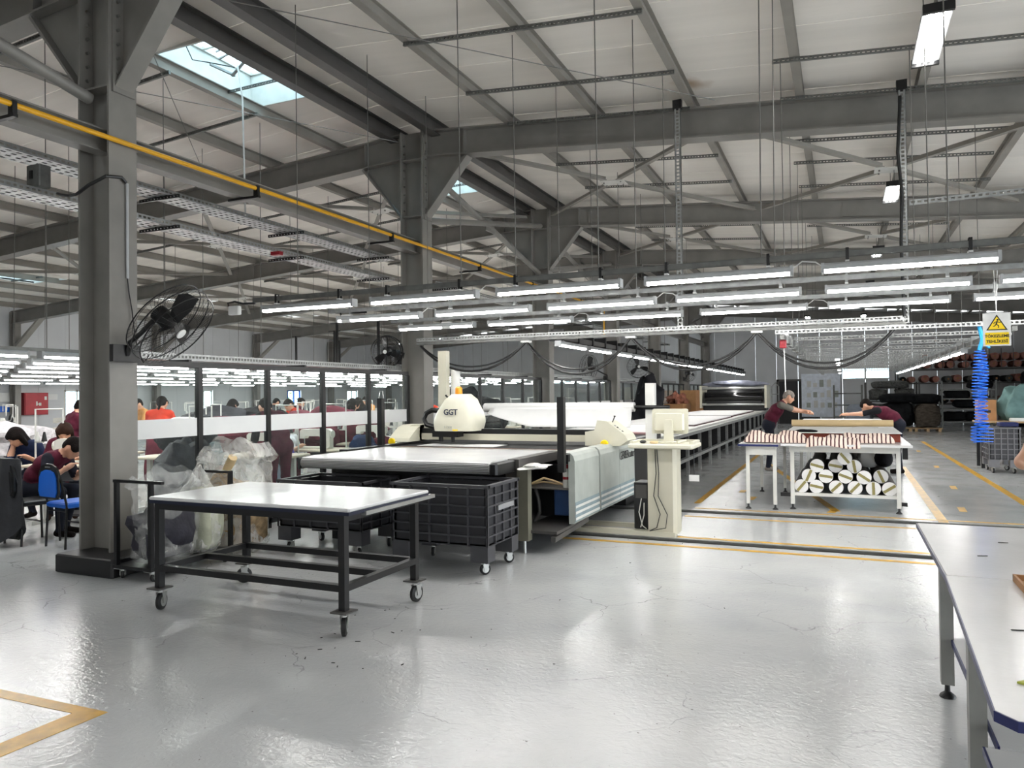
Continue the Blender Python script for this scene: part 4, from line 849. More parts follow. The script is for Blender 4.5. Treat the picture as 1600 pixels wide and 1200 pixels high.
# paper roll with hanging sheet
pr_ = thing('paper_roll', 'white paper roll on a bar with its loose end draped over the bed', 'paper roll', (-3.95,10.6,1.1))
obj('bar', MB().cyl((-5.35,10.6,1.40),(-2.25,10.6,1.40),.025,10), MT['black'], pr_, True); obj('roll', MB().lathe([(.02,-1.2),(.068,-1.2),(.07,-1.19),(.07,1.19),(.068,1.2),(.02,1.2)],(-3.95,10.6,1.40),24,'x'), MT['paper'], pr_, True)
sh = MB(); us = np.linspace(-5.02,-2.77,22); n = 10; vv = []
for i, x in enumerate(us):
    low = 1.11+.20*max(0,1-(i/7.))**1.2
    for j in range(n):
        q = j/(n-1); vv.append((x+.0*q, 10.527-.03*q-.10*q*q+.012*math.sin(i*1.1+q*3)*q, 1.40-(1.40-low)*q))
ff = [(i*n+j,(i+1)*n+j,(i+1)*n+j+1,i*n+j+1) for i in range(len(us)-1) for j in range(n-1)]
o = obj('loose_sheet', sh.add(vv,ff), MT['paper'], pr_, True); sm = o.modifiers.new('thickness','SOLIDIFY'); sm.thickness = .003
rt = thing('roll_stand', 'grey upright with a black crank holding the paper roll', 'stand', (-2.48,10.4,0)); obj('upright', MB().box(-2.55,-2.42,10.42,10.54,.9,1.74), MT['whitepaint'], rt); obj('lower_post', MB().box(-2.5,-2.44,10.54,10.66,.0,1.35), MT['black'], rt); obj('crank', MB().cyl((-2.58,10.38,1.40),(-2.2,10.38,1.40),.03,10).cyl((-2.3,10.38,1.40),(-2.3,10.38,1.22),.015,8), MT['black'], rt, True); obj('foot', MB().box(-2.6,-2.36,10.3,10.72,0,.04), MT['black'], rt)
# operator console
co = thing('operator_console', 'beige operator pedestal with keyboard tray standing beside the cutter', 'console', (-1.86,8.45,0))
obj('pedestal', MB().prism([(-2.02,8.32),(-1.74,8.32),(-1.70,8.36),(-1.70,8.58),(-2.02,8.58)], .03, .98, 'z'), MT['beige'], co)
obj('tray', MB().rbox(-2.20,-1.48,8.14,8.68,.985,1.04,.06), MT['cream'], co); obj('tray_rim', MB().box(-2.19,-1.5,8.62,8.66,1.04,1.065).box(-2.19,-2.15,8.2,8.62,1.04,1.065).box(-1.53,-1.49,8.2,8.62,1.04,1.065), MT['cream'], co)
obj('base_bar', MB().box(-2.9,-1.72,8.30,8.42,.0,.05).box(-2.9,-2.1,8.75,8.82,.0,.05), MT['beige'], co)
for k in range(2): obj('lead', MB().tube([(-1.93+.02*k,8.31,.97),(-1.92+.03*k,8.30,.7),(-1.95+.05*k,8.30,.45),(-1.88+.08*k,8.30,.25),(-1.92+.1*k,8.30,.1),(-2.0,8.29,.06)],.005,5), MT['cable'], co, True)
obj('tag_cord', MB().tube([(-1.5,8.3,1.0),(-1.5,8.3,.70)],.004,5), MT['cable'], co); obj('paper_tag', MB().box(-1.555,-1.445,8.298,8.302,.63,.70), MT['lampcap'], co)
mo = thing('computer_monitor', 'beige monitor seen from behind on the operator console', 'monitor', (-1.78,8.42,1.04))
obj('bezel', MB().prism([(-1.99,1.14),(-1.60,1.14),(-1.585,1.16),(-1.585,1.41),(-1.60,1.42),(-1.97,1.42),(-1.985,1.40)],8.43,8.47,'y'), MT['cream'], mo); obj('back_shell', MB().rbox(-1.955,-1.62,8.385,8.43,1.17,1.375,.03), MT['cream'], mo)
obj('stand', MB().prism([(-1.84,1.04),(-1.73,1.04),(-1.74,1.28),(-1.75,1.30),(-1.82,1.30),(-1.83,1.28)],8.34,8.385,'y'), MT['cream'], mo); obj('stand_foot', MB().rbox(-1.90,-1.67,8.30,8.50,1.041,1.055,.02), MT['cream'], mo)
obj('screen', MB().box(-1.965,-1.605,8.47,8.473,1.165,1.40), MT['black'], mo)
tag(obj('computer_mouse', MB().blob((-2.05,8.25,1.058),(.035,.055,.018),2,.02,1,16,8), MT['black'], None, True), 'dark computer mouse on the console tray', 'mouse')
tag(obj('tape_roll', MB().tube([(-1.92+.035*math.cos(a),8.22+.035*math.sin(a),1.055) for a in np.linspace(0,2*PI,16,endpoint=False)],.014,6,closed=True), MT['kraft'], None, True), 'brown tape roll lying on the console tray', 'tape')
tag(obj('cream_tube', MB().tube([(-1.66,8.2,1.058),(-1.58,8.28,1.075)],[.018,.012],10), MT['cream'], None, True), 'cream tube lying at the right of the console tray', 'tube')
pc = thing('computer_tower', 'black computer tower with hanging leads beside the console pedestal', 'computer', (-2.12,8.5,.05)); obj('case', MB().rbox(-2.21,-2.04,8.43,8.72,.05,.58,.01), MT['black'], pc); obj('drive_panel', MB().box(-2.19,-2.06,8.424,8.43,.40,.55), MT['steel_dark'], pc); obj('leads', MB().tube([(-2.12,8.42,.4),(-2.14,8.38,.25),(-2.1,8.37,.1),(-2.06,8.4,.06)],.006,5).tube([(-2.09,8.42,.35),(-2.08,8.37,.22),(-2.12,8.37,.08)],.006,5), MT['whitepaint'], pc, True)
# ---- long spreading table
sp = thing('spreading_table', 'very long low spreading table with a grey edge and many struts', 'table', (-3.8,21,0))
obj('top', MB().box(-4.95,-2.68,11.7,31.5,.86,.90), MT['whitepaint'], sp); obj('edge_rail', MB().box(-2.72,-2.60,11.7,31.5,.80,.86), MT['galv'], sp); obj('edge_rail', MB().box(-5.03,-4.95,11.7,31.5,.80,.86), MT['galv'], sp)
for y in np.arange(11.9,31.4,1.33):
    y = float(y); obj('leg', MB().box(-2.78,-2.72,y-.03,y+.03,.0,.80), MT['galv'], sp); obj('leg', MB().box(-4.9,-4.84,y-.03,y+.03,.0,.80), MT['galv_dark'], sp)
obj('lower_rail', MB().box(-2.79,-2.71,11.7,31.5,.30,.36), MT['galv'], sp); obj('dark_underside', MB().box(-4.6,-2.86,11.8,31.3,.12,.8), M('black_underside_fill','08080a',.9), sp)  # solid black block fills the space under the table top
FAB = M('white_fabric_lay','dddcdb',.75,var=.05,bump=.1); FMAR = M('maroon_ply_edge','4a2c30',.8)
for i, (a,b,x0,x1,h) in enumerate(((12.2,15.2,-4.7,-2.95,.05),(15.8,21.5,-4.75,-2.85,.035),(22.0,27.5,-4.7,-2.9,.05))):
    t = thing('fabric_lay', 'white fabric plies on a dark base, %s on the spreading table' % ('nearest the cutter','in the middle','by the spreading machine')[i], 'fabric', ((x0+x1)/2,a,.9), 0, 'fabric lays'); obj('base_ply', MB().box(x0-.03,x1+.03,a-.05,b+.05,.901,.901+h*.4), FMAR, t); obj('plies', MB().rbox(x0,x1,a,b,.901+h*.4,.901+h,.01), FAB, t)
tag(obj('folded_cloth', MB().blob((-3.3,11.95,.945),(.5,.2,.04),3,.2,2,24,8), M('pink_cloth','b08d8d',.8), None, True), 'pinkish cloth scraps lying on the bed by the roll stand', 'cloth')
sm_ = thing('spreading_machine', 'black and chrome fabric spreading machine at the far end of the long table', 'spreading machine', (-3.8,30,.9))
obj('carriage', MB().rbox(-4.9,-2.62,29.2,30.3,.902,1.12,.04), MT['black'], sm_); obj('front_cover', MB().prism([(29.0,1.12),(30.3,1.12),(30.3,1.72),(29.35,1.72),(29.1,1.6)],-4.75,-2.75,'x'), MT['black'], sm_)
for z in (1.14,1.75): obj('chrome_bar', MB().cyl((-4.9,29.05,z),(-2.6,29.05,z),.05,12), MT['chrome'], sm_, True)
obj('shine_roller', MB().cyl((-4.8,29.1,1.42),(-2.7,29.1,1.42),.16,18), M('black_glossy_roller','0c0c0e',.12), sm_, True)
for x in (-4.95,-2.6): obj('side_plate', MB().box(x-.04,x+.04,29.0,30.4,1.0,1.85), MT['beige'], sm_)
obj('cloth_roll', MB().blob((-3.75,29.7,1.92),(1.15,.22,.13),6,.12,3,30,10), M('grey_blue_cloth','8d909f',.8,bump=.6,bscale=9,var=.25), sm_, True)
obj('rear_frame', MB().tube([(-2.5,30.4,1.0),(-2.5,30.4,1.8),(-2.4,30.9,1.95),(-2.3,31.2,1.8),(-2.3,31.2,1.0)],.02,6).tube([(-2.5,30.4,1.5),(-2.3,31.2,1.5)],.015,6), MT['galv'], sm_)
# ---- tables on the aisle side
def leg_foot(parent, x, y, z1, w=.045, mat=None):
    l = obj('leg', MB().box(x-w/2,x+w/2,y-w/2,y+w/2,.07,z1), mat or MT['whitepaint'], parent); obj('foot', MB().lathe([(.04,0),(.036,.012),(.014,.03),(.012,.07)],(x,y,0),12), MT['black'], l, True)
st = thing('cutting_table', 'white hand cutting table with a shelf full of fabric rolls', 'table', (0,14.5,0))
obj('top', MB().box(-.78,.80,10.72,18.4,.865,.895), MT['white'], st); obj('apron', MB().box(-.68,.66,10.86,10.9,.78,.865), MT['whitepaint'], st); obj('apron', MB().box(.62,.66,10.9,18.3,.80,.865).box(-.68,-.64,10.9,18.3,.80,.865), MT['whitepaint'], st)
for x in (-.645,.645):
    for y in (10.9,13.4,15.9,18.2): leg_foot(st, x, y, .865, .05)
obj('shelf', MB().box(-.67,.67,10.94,13.3,.19,.215), MT['whitepaint'], st); obj('shelf_lip', MB().box(-.62,.62,10.90,10.94,.185,.225), MT['whitepaint'], st)
obj('end_cap', MB().box(.67,.74,10.88,10.96,.10,.15), MT['black'], st); obj('end_cap', MB().box(-.8,-.67,10.88,10.96,.17,.22), MT['black'], st)
obj('side_clamp', MB().box(.70,.76,10.95,11.05,.70,.86), MT['black'], st)
ROLLFAB = M('dark_roll_fabric','2c2724',.7,var=.3,scale=10); TAPE = M('olive_packing_tape','8a8150',.4)
rolls = []; R0 = .092
pos = [(-.545,.31),(-.36,.305),(-.125,.31),(.105,.305),(.345,.30),(.54,.30),(.74,.30)]
layout = [(-.545,0),(-.355,0),(-.12,0),(.12,0),(.36,0),(.56,0)]
cells = [(-.535,.31,0),(-.345,.31,0),(-.10,.31,0),(.13,.31,0),(.35,.31,0),(.54,.31,0),
         (-.44,.455,0),(-.225,.452,0),(.015,.455,0),(.24,.452,0),(.445,.458,.12),
         (-.335,.59,0),(-.105,.585,.1),(.125,.588,.05),(.01,.70,.02)]
desc = ['bottom row, first from the left table','bottom row, second','bottom row, third','bottom row, fourth','bottom row, fifth','bottom row, sixth','second row, first','second row, second','second row, third','second row, fourth','second row, last','third row, first','third row, second','third row, third','single one on top of the heap']
for i, (x,z,dy) in enumerate(cells):
    z = z if i < 6 else z
    t = thing('fabric_roll', 'white-ended dark fabric roll under the cutting table, %s' % desc[i], 'fabric roll', (x,10.96+dy,z-R0), 0, 'fabric rolls under the cutting table')
    y0 = 10.95+dy; y1 = y0+1.75
    obj('wrap', MB().lathe([(R0*.5,0.),(R0,.004),(R0,y1-y0)],(x,y0,z),20,'y'), ROLLFAB, t, True)
    obj('end_face', MB().lathe([(R0*.98,-.006),(R0*.98,.003)],(x,y0,z),20,'y'), FAB, t); a = random.random()*PI
    obj('tape', MB().bar((x-math.cos(a)*R0*.9,y0-.008,z-math.sin(a)*R0*.9),(x+math.cos(a)*R0*.9,y0-.008,z+math.sin(a)*R0*.9),.035,.003,(0,1,0)), TAPE, t); obj('core', MB().lathe([(.02,-.009),(.02,-.004)],(x,y0,z),10,'y'), MT['card'], t)
o = obj('sack', MB().blob((.30,11.55,.70),(.13,.15,.14),5,.2,3,20,10), MT['paper'], None, True); tag(o, 'white plastic sack stuffed on top of the rolls under the cutting table', 'sack')
tag(obj('black_bundle', MB().blob((.50,11.5,.68),(.11,.2,.12),8,.1,2,20,10), MT['blacktee'], None, True), 'round black bundle beside the white sack under the table', 'bundle')
# pale brown paper roll, sheet and plies on top
lay = thing('fabric_lay', 'reddish-brown fabric plies under white paper on the hand cutting table', 'fabric', (0,11.6,.895), 0, 'fabric lays')
RB = M('brown_red_plies','7a3f33',.8,var=.2,scale=30,stretch=(1,1,8)); obj('plies', MB().box(-.74,.70,11.35,16.9,.896,1.012), RB, lay); obj('top_paper', MB().rbox(-.76,.72,11.3,16.95,1.012,1.022,.003), MT['paper'], lay)
pr2 = thing('kraft_paper_roll', 'pale brown paper roll lying across the hand cutting table', 'paper roll', (0,13.2,1.022)); obj('roll', MB().lathe([(.02,-.78),(.055,-.78),(.055,.72),(.02,.72)],(-.0,13.2,1.079),18,'x'), MT['kraft'], pr2, True); obj('loose_corner', MB().prism([(.2,13.14),(.72,13.14),(.5,12.85),(.12,12.9)],1.024,1.03,'z'), MT['paper'], pr2)
STR = bpy.data.materials.new('striped_cloth'); STR.use_nodes = True
def stripes(m):
    nt = m.node_tree; b = nt.nodes['Principled BSDF']; tc = nt.nodes.new('ShaderNodeTexCoord'); sx = nt.nodes.new('ShaderNodeSeparateXYZ'); nt.links.new(tc.outputs['Object'], sx.inputs[0])
    ns = nt.nodes.new('ShaderNodeTexNoise'); ns.inputs['Scale'].default_value = 5; nt.links.new(tc.outputs['Object'], ns.inputs[0])
    ad = nt.nodes.new('ShaderNodeMath'); ad.operation = 'MULTIPLY_ADD'; ad.inputs[1].default_value = .035; nt.links.new(ns.outputs[0], ad.inputs[0]); nt.links.new(sx.outputs[0], ad.inputs[2])
    ml = nt.nodes.new('ShaderNodeMath'); ml.operation = 'MULTIPLY'; ml.inputs[1].default_value = 19.; nt.links.new(ad.outputs[0], ml.inputs[0])
    fc = nt.nodes.new('ShaderNodeMath'); fc.operation = 'FRACT'; nt.links.new(ml.outputs[0], fc.inputs[0])
    r = nt.nodes.new('ShaderNodeValToRGB'); r.color_ramp.interpolation = 'CONSTANT'; r.color_ramp.elements[0].color = lin('e2cfc2')+(1,); r.color_ramp.elements[1].color = lin('4a2327')+(1,); r.color_ramp.elements[1].position = .66
    nt.links.new(fc.outputs[0], r.inputs[0]); nt.links.new(r.outputs[0], b.inputs['Base Color']); b.inputs['Roughness'].default_value = .85
stripes(STR)
def cloth_heap(label, x0, x1, y0, y1, z0, h, seed, over=0.):
    n, m = 44, 14; rg = np.random.RandomState(seed); ph = rg.rand(6)*6.3; vt = []
    for j in range(m):
        q = j/(m-1)
        for i in range(n):
            p = i/(n-1); e = min(1, min(p,1-p)*9)*min(1, min(q,1-q)*5); e = e**.5
            x = x0+(x1-x0)*p; y = y0+(y1-y0)*q + .02*math.sin(p*14+ph[0]); z = z0+.012+h*e*(.75+.18*math.sin(p*11+ph[1]+q*3)+.14*math.sin(p*23+q*8+ph[2]))
            if over and q < .3: z -= over*(1-q/.3)*(.6+.4*math.sin(p*6+ph[3])); y -= .0
            vt.append((x,y,z))
    f = [(j*n+i,j*n+i+1,(j+1)*n+i+1,(j+1)*n+i) for j in range(m-1) for i in range(n-1)]
    nb = len(vt); vt += [(v[0],v[1],max(z0+.002, v[2]-.3) if not over or v[1] > y0+.1 else v[2]-.02) for v in vt]
    f += [tuple(nb+k for k in reversed(q)) for q in f[:]]
    edge = [i for i in range(n)]+[j*n+n-1 for j in range(1,m)]+[(m-1)*n+i for i in range(n-2,-1,-1)]+[j*n for j in range(m-2,0,-1)]
    f += [(edge[(k+1)%len(edge)],edge[k],nb+edge[k],nb+edge[(k+1)%len(edge)]) for k in range(len(edge))]
    o = obj('striped_cloth', MB().add(vt,f), STR, None, True); return tag(o, label, 'cloth', 'striped cloth on the tables')
cloth_heap('striped cream and maroon cloth heap on the small table, left one', -1.28, -.44, 10.86, 11.25, .90, .14, 1)
cloth_heap('striped cloth spilling over the front edge of the cutting table, middle one', -.46, .20, 10.70, 11.05, .90, .10, 2, .05)
cloth_heap('striped cream and maroon cloth heap at the aisle end of the cutting table', -.06, .62, 11.02, 11.3, .90, .12, 3)
tag(obj('dark_scrap', MB().blob((-.5,11.42,1.04),(.14,.08,.02),5,.2,3,18,6), MT['blacktee'], None, True), 'small black cloth scrap on the plies', 'cloth')
t2 = thing('small_table', 'small white table with blue edge pushed against the hand cutting table', 'table', (-1.03,11.8,0))
obj('top', MB().box(-1.32,-.80,10.62,12.75,.86,.892), MT['white'], t2); obj('edging', MB().box(-1.325,-.80,10.612,10.62,.862,.89), MT['blueedge'], t2); obj('apron', MB().box(-1.22,-.84,10.7,10.74,.74,.86), MT['whitepaint'], t2)
for x in (-1.21,-.86):
    for y in (10.75,12.65): leg_foot(t2, x, y, .86, .045)
# ---- big white table at the right edge of the view
rt_ = thing('packing_table', 'large white table with blue edging at the right edge of the view', 'table', (1.1,3.7,0))
obj('top_board', MB().rbox(.395,1.9,3.72,5.12,.775,.80,.008), MT['white'], rt_); obj('top_board', MB().prism([(.335,2.2),(.375,2.15),(1.9,2.15),(1.9,3.715),(.395,3.715)],.775,.80,'z'), MT['white'], rt_)
obj('edging', MB().prism([(.331,2.198),(.373,2.145),(1.9,2.145),(1.9,2.149),(.375,2.149),(.335,2.2),(.395,3.715),(.395,5.12),(.391,5.12),(.391,3.715)],.773,.7995,'z'), MT['blueedge'], rt_)
for x, y in ((.475,4.5),(.46,3.42),(.46,2.3),(1.8,4.9),(1.8,2.3)): leg_foot(rt_, x, y, .775, .06, M('grey_table_leg','8f8f8b',.45) if 'grey_table_leg' not in bpy.data.materials else bpy.data.materials['grey_table_leg'])
obj('under_rail', MB().box(.45,.5,2.3,4.95,.71,.775), MT['whitepaint'], rt_)
obj('shelf_board', MB().box(.50,1.8,3.2,4.52,.28,.305), MT['white'], rt_); obj('shelf_board', MB().box(.45,1.8,2.3,3.18,.28,.305), MT['white'], rt_); obj('shelf_edging', MB().box(.492,.50,3.2,4.52,.278,.307).box(.442,.45,2.3,3.18,.278,.307), MT['blueedge'], rt_)
bx = thing('open_carton', 'corner of a brown open carton lying on the white table', 'carton', (1.0,3.3,.80)); obj('base', MB().box(.635,1.3,3.16,3.70,.801,.806), MT['card'], bx); obj('wall', MB().box(.635,.645,3.16,3.70,.806,.83).box(.635,1.3,3.69,3.70,.806,.83).box(.635,1.3,3.16,3.17,.806,.83), MT['card'], bx)
tag(obj('leaf_scrap', MB().prism([(.42,2.42),(.46,2.40),(.49,2.42),(.45,2.45)],.801,.806,'z'), M('yellow_green_scrap','a9b04a',.6)), 'small yellow-green scrap on the white table', 'scrap')
for i, (x,y,a) in enumerate(((.52,2.95,.2),(.62,3.2,-.5),(.72,2.8,.1),(.8,3.0,.6),(.6,4.2,.3),(.75,4.6,.0))): tag(obj('thread_clipping', MB().cbox((x,y,.802),(.045,.006,.003),0,a), MT['track']), 'dark thread clipping on the white table', 'clipping', 'clippings on the white table')
# ---- far bin and work table in the aisle
big_bin('grey grid-walled bin on casters in the aisle by the blue hose', 2.52, 16.7, .52, .8, .86, 'aisle bins', (.2,.4,.8,.1), M('grey_bin_plastic','6f6f72',.5,var=.1), False)
wt = thing('work_table', 'cluttered small work table behind the aisle bin', 'table', (3.2,18,0)); obj('top', MB().box(2.5,3.9,17.65,18.45,.92,.95), MT['wood'], wt)
for x in (2.58,3.8):
    for y in (17.78,18.32): obj('leg', MB().box(x-.03,x+.03,y-.03,y+.03,0,.92), MT['black'], wt)
tag(obj('green_cloth_bundle', MB().blob((3.3,18.1,1.28),(.34,.26,.34),4,.2,3,26,14,.9,flat=.952), M('sage_green_cloth','5f7a78',.8,bump=.8,bscale=6,var=.2), None, True), 'sage green cloth bundle on the cluttered work table', 'cloth')
o = thing('carton', 'brown cardboard carton on the work table next to the blue hose', 'carton', (2.7,18.1,.951)); obj('box', MB().box(2.54,2.86,17.95,18.35,.951,1.38), MT['card'], o); obj('hand_hole', MB().box(2.65,2.76,17.946,17.95,1.12,1.17), MT['black'], o)
tag(obj('cloth_stack', MB().rbox(3.05,3.4,17.68,17.83,.952,1.02,.02), MT['paper']), 'folded white cloth on the cluttered work table', 'cloth')
tag(obj('blue_tray', MB().rbox(2.75,3.05,16.9,17.3,.88,.96,.02), MT['blueedge']), 'dark blue tray on top of the grey aisle bin', 'tray')
# ---------------------------------------------------------------- people: one closed body surface grown from tapered limbs
def sdf_mesh(prims, res, k=.03):
    """prims: (a, b, ra, rb, mat). Smooth union of round cones, meshed with surface nets"""
    P = [(np.array(a,float),np.array(b,float),ra,rb,m) for a,b,ra,rb,m in prims]
    pad = k+3*res
    lo = np.min([np.minimum(a,b)-max(ra,rb) for a,b,ra,rb,m in P],axis=0)-pad; hi = np.max([np.maximum(a,b)+max(ra,rb) for a,b,ra,rb,m in P],axis=0)+pad
    n = np.ceil((hi-lo)/res).astype(int)+1; F = np.full(n,1.0,np.float32); best = np.full(n,9.,np.float32); lab = np.zeros(n,np.int8)
    for a,b,ra,rb,m in P:
        l = np.minimum(a,b)-max(ra,rb)-pad; h = np.maximum(a,b)+max(ra,rb)+pad
        i0 = np.maximum(0,((l-lo)/res).astype(int)); i1 = np.minimum(n,((h-lo)/res).astype(int)+2)
        sl = tuple(slice(p,q) for p,q in zip(i0,i1)); g = np.stack(np.meshgrid(*[lo[d]+res*np.arange(i0[d],i1[d]) for d in range(3)],indexing='ij'),-1)
        ab = b-a; L2 = float(ab@ab)+1e-9; t = np.clip(((g-a)@ab)/L2,0,1); d = np.linalg.norm(g-(a+t[...,None]*ab),axis=-1)-(ra+(rb-ra)*t)
        kk = min(k, .9*min(ra,rb)+.004); f = F[sl]; hh = np.clip(.5+.5*(f-d)/kk,0,1); F[sl] = f*(1-hh)+d*hh-kk*hh*(1-hh)
        bb = best[sl]; w = d < bb; bb[w] = d[w]; lab[sl][w] = m
    S = F < 0; c = np.zeros(np.array(n)-1,np.int8)
    for dx in (0,1):
        for dy in (0,1):
            for dz in (0,1): c += S[dx:n[0]-1+dx,dy:n[1]-1+dy,dz:n[2]-1+dz]
    act = (c > 0) & (c < 8); idx = -np.ones(act.shape,int); ii = np.argwhere(act); idx[act] = np.arange(len(ii))
    acc = np.zeros((len(ii),3)); cnt = np.zeros(len(ii)); cor = [(x,y,z) for x in (0,1) for y in (0,1) for z in (0,1)]
    for p in range(8):
        for q in range(p+1,8):
            e = np.array(cor[q])-np.array(cor[p])
            if np.abs(e).sum() != 1: continue
            A = ii+cor[p]; B = ii+cor[q]; fa = F[tuple(A.T)]; fb = F[tuple(B.T)]; s = (fa < 0) != (fb < 0)
            t = np.where(s, fa/(fa-fb+1e-12), 0)[:,None]; acc += np.where(s[:,None], A+t*(B-A), 0); cnt += s
    V = lo+res*acc/cnt[:,None]; faces = []; mats = []
    for ax in range(3):
        o = [1 if d != ax else 0 for d in range(3)]
        sl0 = [slice(1,-1) if d != ax else slice(0,-1) for d in range(3)]; sl1 = [slice(1,-1) if d != ax else slice(1,None) for d in range(3)]
        s0 = S[tuple(sl0)]; s1 = S[tuple(sl1)]; e = np.argwhere(s0 != s1); base = e+np.array(o); flip = s0[tuple(e.T)]
        u = [d for d in range(3) if d != ax]; off = []
        for du, dv in ((-1,-1),(0,-1),(0,0),(-1,0)):
            z = np.zeros(3,int); z[u[0]] = du; z[u[1]] = dv; off.append(idx[tuple((base+z).T)])
        q = np.stack(off,1); fl = flip if ax != 1 else ~flip
        q[~fl] = q[~fl][:,::-1]; faces.append(q); mats.append(lab[tuple(base.T)])
    return V, np.concatenate(faces), np.concatenate(mats)
def unit(v): v = np.array(v,float); return v/np.linalg.norm(v)
def two_bone(a, t, l1, l2, pole):
    a, t = np.array(a,float), np.array(t,float); d = t-a; D = min(np.linalg.norm(d), (l1+l2)*.995); u = unit(d); x = (l1*l1-l2*l2+D*D)/(2*D); h = math.sqrt(max(0,l1*l1-x*x))
    p = np.array(pole,float); p = unit(p-u*(p@u)); return a+u*x+p*h, a+u*D
HAIRS = {}
def person(label, loc, face, mats, seat=None, lean=.3, hands=((.18,.45,.95),(-.18,.45,.95)), hair='short', headpitch=.3, headturn=0., res=.016, group=None, scale=1., sleeve=.62, pole=(0,-.4,-1), hip=None, side=0., legs=None):
    """mats: skin, shirt, trousers, hair, sleeve; body faces local +Y, right hand first"""
    hz = (seat+.10) if seat else .93
    pel = np.array([0,0,hz]) if hip is None else np.array(hip,float)
    def dirn(a): return np.array([math.sin(side)*math.cos(a), math.sin(a), math.cos(a)*math.cos(side)])
    belly = pel+.17*dirn(lean*.6); chest = belly+.17*dirn(lean); nb = chest+.17*dirn(lean*1.2); rt = np.array([1.,0,0])
    sh = [nb-.035*dirn(lean*1.2)+s*.175*rt for s in (1,-1)]
    hp = lean*.7+headpitch; ct, st_ = math.cos(headturn), math.sin(headturn)
    fwd = np.array([st_*math.cos(hp), ct*math.cos(hp), -math.sin(hp)]); upv = np.array([st_*math.sin(hp), ct*math.sin(hp), math.cos(hp)]); sid = np.cross(fwd,upv)
    nk = nb+.05*dirn(lean*1.1)+.02*fwd; hc = nk+.115*upv+.03*fwd
    SK, SHI, TR, HA, SL = 0,1,2,3,4
    pr = [(pel+rt*.07,pel-rt*.07,.125,.125,TR),(belly+rt*.06,belly-rt*.06,.118,.118,SHI),(chest+rt*.075,chest-rt*.075,.118,.118,SHI),(sh[0]-rt*.06,sh[1]+rt*.06,.085,.085,SHI),(pel,belly,.13,.125,SHI),(belly,chest,.13,.13,SHI),(chest,nb,.12,.07,SHI),
          (nb-.02*upv,nk+.05*upv,.056,.052,SK)]
    for s in (0,1):
        sx = (1,-1)[s]; el, wr = two_bone(sh[s], hands[s], .285, .255, np.array(pole)+np.array([sx*.45,0,0])); m = sh[s]+(el-sh[s])*sleeve
        pr += [(sh[s],m,.062,.052,SL),(m,el,.044,.040,SK if sleeve < .98 else SL),(el,wr,.041,.027,SK if sleeve < 1.5 else SL)]
        d = unit(wr-el); dn = np.array([0,0,-1.]); dn = unit(dn-d*(dn@d)); w = np.cross(d,dn)*sx
        pc_ = wr+d*.05; pr.append((wr+d*.01,pc_+d*.025,.026,.030,SK)); pr.append((pc_+w*.018,pc_-w*.018,.022,.022,SK))
        for q, (o_, ln) in enumerate(((.031,.062),(.010,.072),(-.011,.068),(-.031,.052))):
            f0 = pc_+d*.035+w*o_; f1 = f0+d*ln*.55+dn*.008; f2 = f1+unit(d*.7+dn*.7)*ln*.45; pr += [(f0,f1,.0095,.009,SK),(f1,f2,.009,.0075,SK)]
        t0 = pc_-d*.02+w*.03; t1 = t0+unit(d*.6+w*.6+dn*.3)*.04; pr += [(t0,t1,.012,.010,SK),(t1,t1+unit(d*.9+dn*.4)*.028,.010,.0085,SK)]
        hj = pel+rt*sx*.09
        if seat: kn = np.array([sx*.14,.42,seat+.07]); an = np.array([sx*.15,.36+.06*sx,.09])
        elif legs: kn, an = [np.array(v,float) for v in legs[s]]
        else: kn = np.array([sx*.10,.03,.50]); an = np.array([sx*.11,-.02,.09])
        pr += [(hj,kn,.092,.062,TR),(kn,an,.06,.042,TR),(an+[0,-.03,-.04],an+[0,.15,-.055],.04,.033,HA)]
    head = [(hc+.025*upv-.012*fwd,hc-.01*upv-.01*fwd,.088,.084,SK),(hc+.02*upv+.02*fwd,hc-.05*upv+.035*fwd,.074,.055,SK),(hc-.045*upv+.05*fwd,hc-.085*upv+.055*fwd,.042,.030,SK),
            (hc+.012*upv+.090*fwd,hc-.028*upv+.108*fwd,.011,.016,SK),(hc-.062*upv+.088*fwd+sid*.014,hc-.062*upv+.088*fwd-sid*.014,.010,.010,SK),(hc+.028*upv+.083*fwd+sid*.035,hc+.028*upv+.083*fwd-sid*.035,.013,.013,SK)]
    for s in (1,-1): head.append((hc+sid*s*.085+.005*upv,hc+sid*s*.086-.025*upv,.016,.012,SK))
    pr += head
    V,Fc,Mi = sdf_mesh(pr, res)
    t = thing('person', label, 'person', (loc[0],loc[1],loc[2] if len(loc) > 2 else 0), face, group)
    me = bpy.data.meshes.new('body'); me.from_pydata((V*scale).tolist(), [], Fc.tolist())
    for m in mats: me.materials.append(m)
    me.polygons.foreach_set('material_index', Mi.astype(np.int32)); me.polygons.foreach_set('use_smooth',[True]*len(me.polygons)); me.update()
    b = bpy.data.objects.new('body', me); COL.objects.link(b); b.parent = t
    hh = [(hc+.045*upv-.03*fwd,hc+.0*upv-.04*fwd,.088,.080,0),(hc+.075*upv+.02*fwd,hc+.07*upv-.03*fwd,.055,.06,0),(hc+.045*upv+.045*fwd+sid*.04,hc+.045*upv+.045*fwd-sid*.04,.05,.05,0)]
    if hair == 'long': hh += [(hc+.02*upv-.05*fwd,hc-.16*upv-.075*fwd,.08,.06,0),(hc+sid*.07+.03*upv,hc+sid*.075-.14*upv-.01*fwd,.04,.03,0),(hc-sid*.07+.03*upv,hc-sid*.075-.14*upv-.01*fwd,.04,.03,0)]
    if hair == 'bun': hh += [(hc+.06*upv-.1*fwd,hc+.05*upv-.11*fwd,.05,.05,0)]
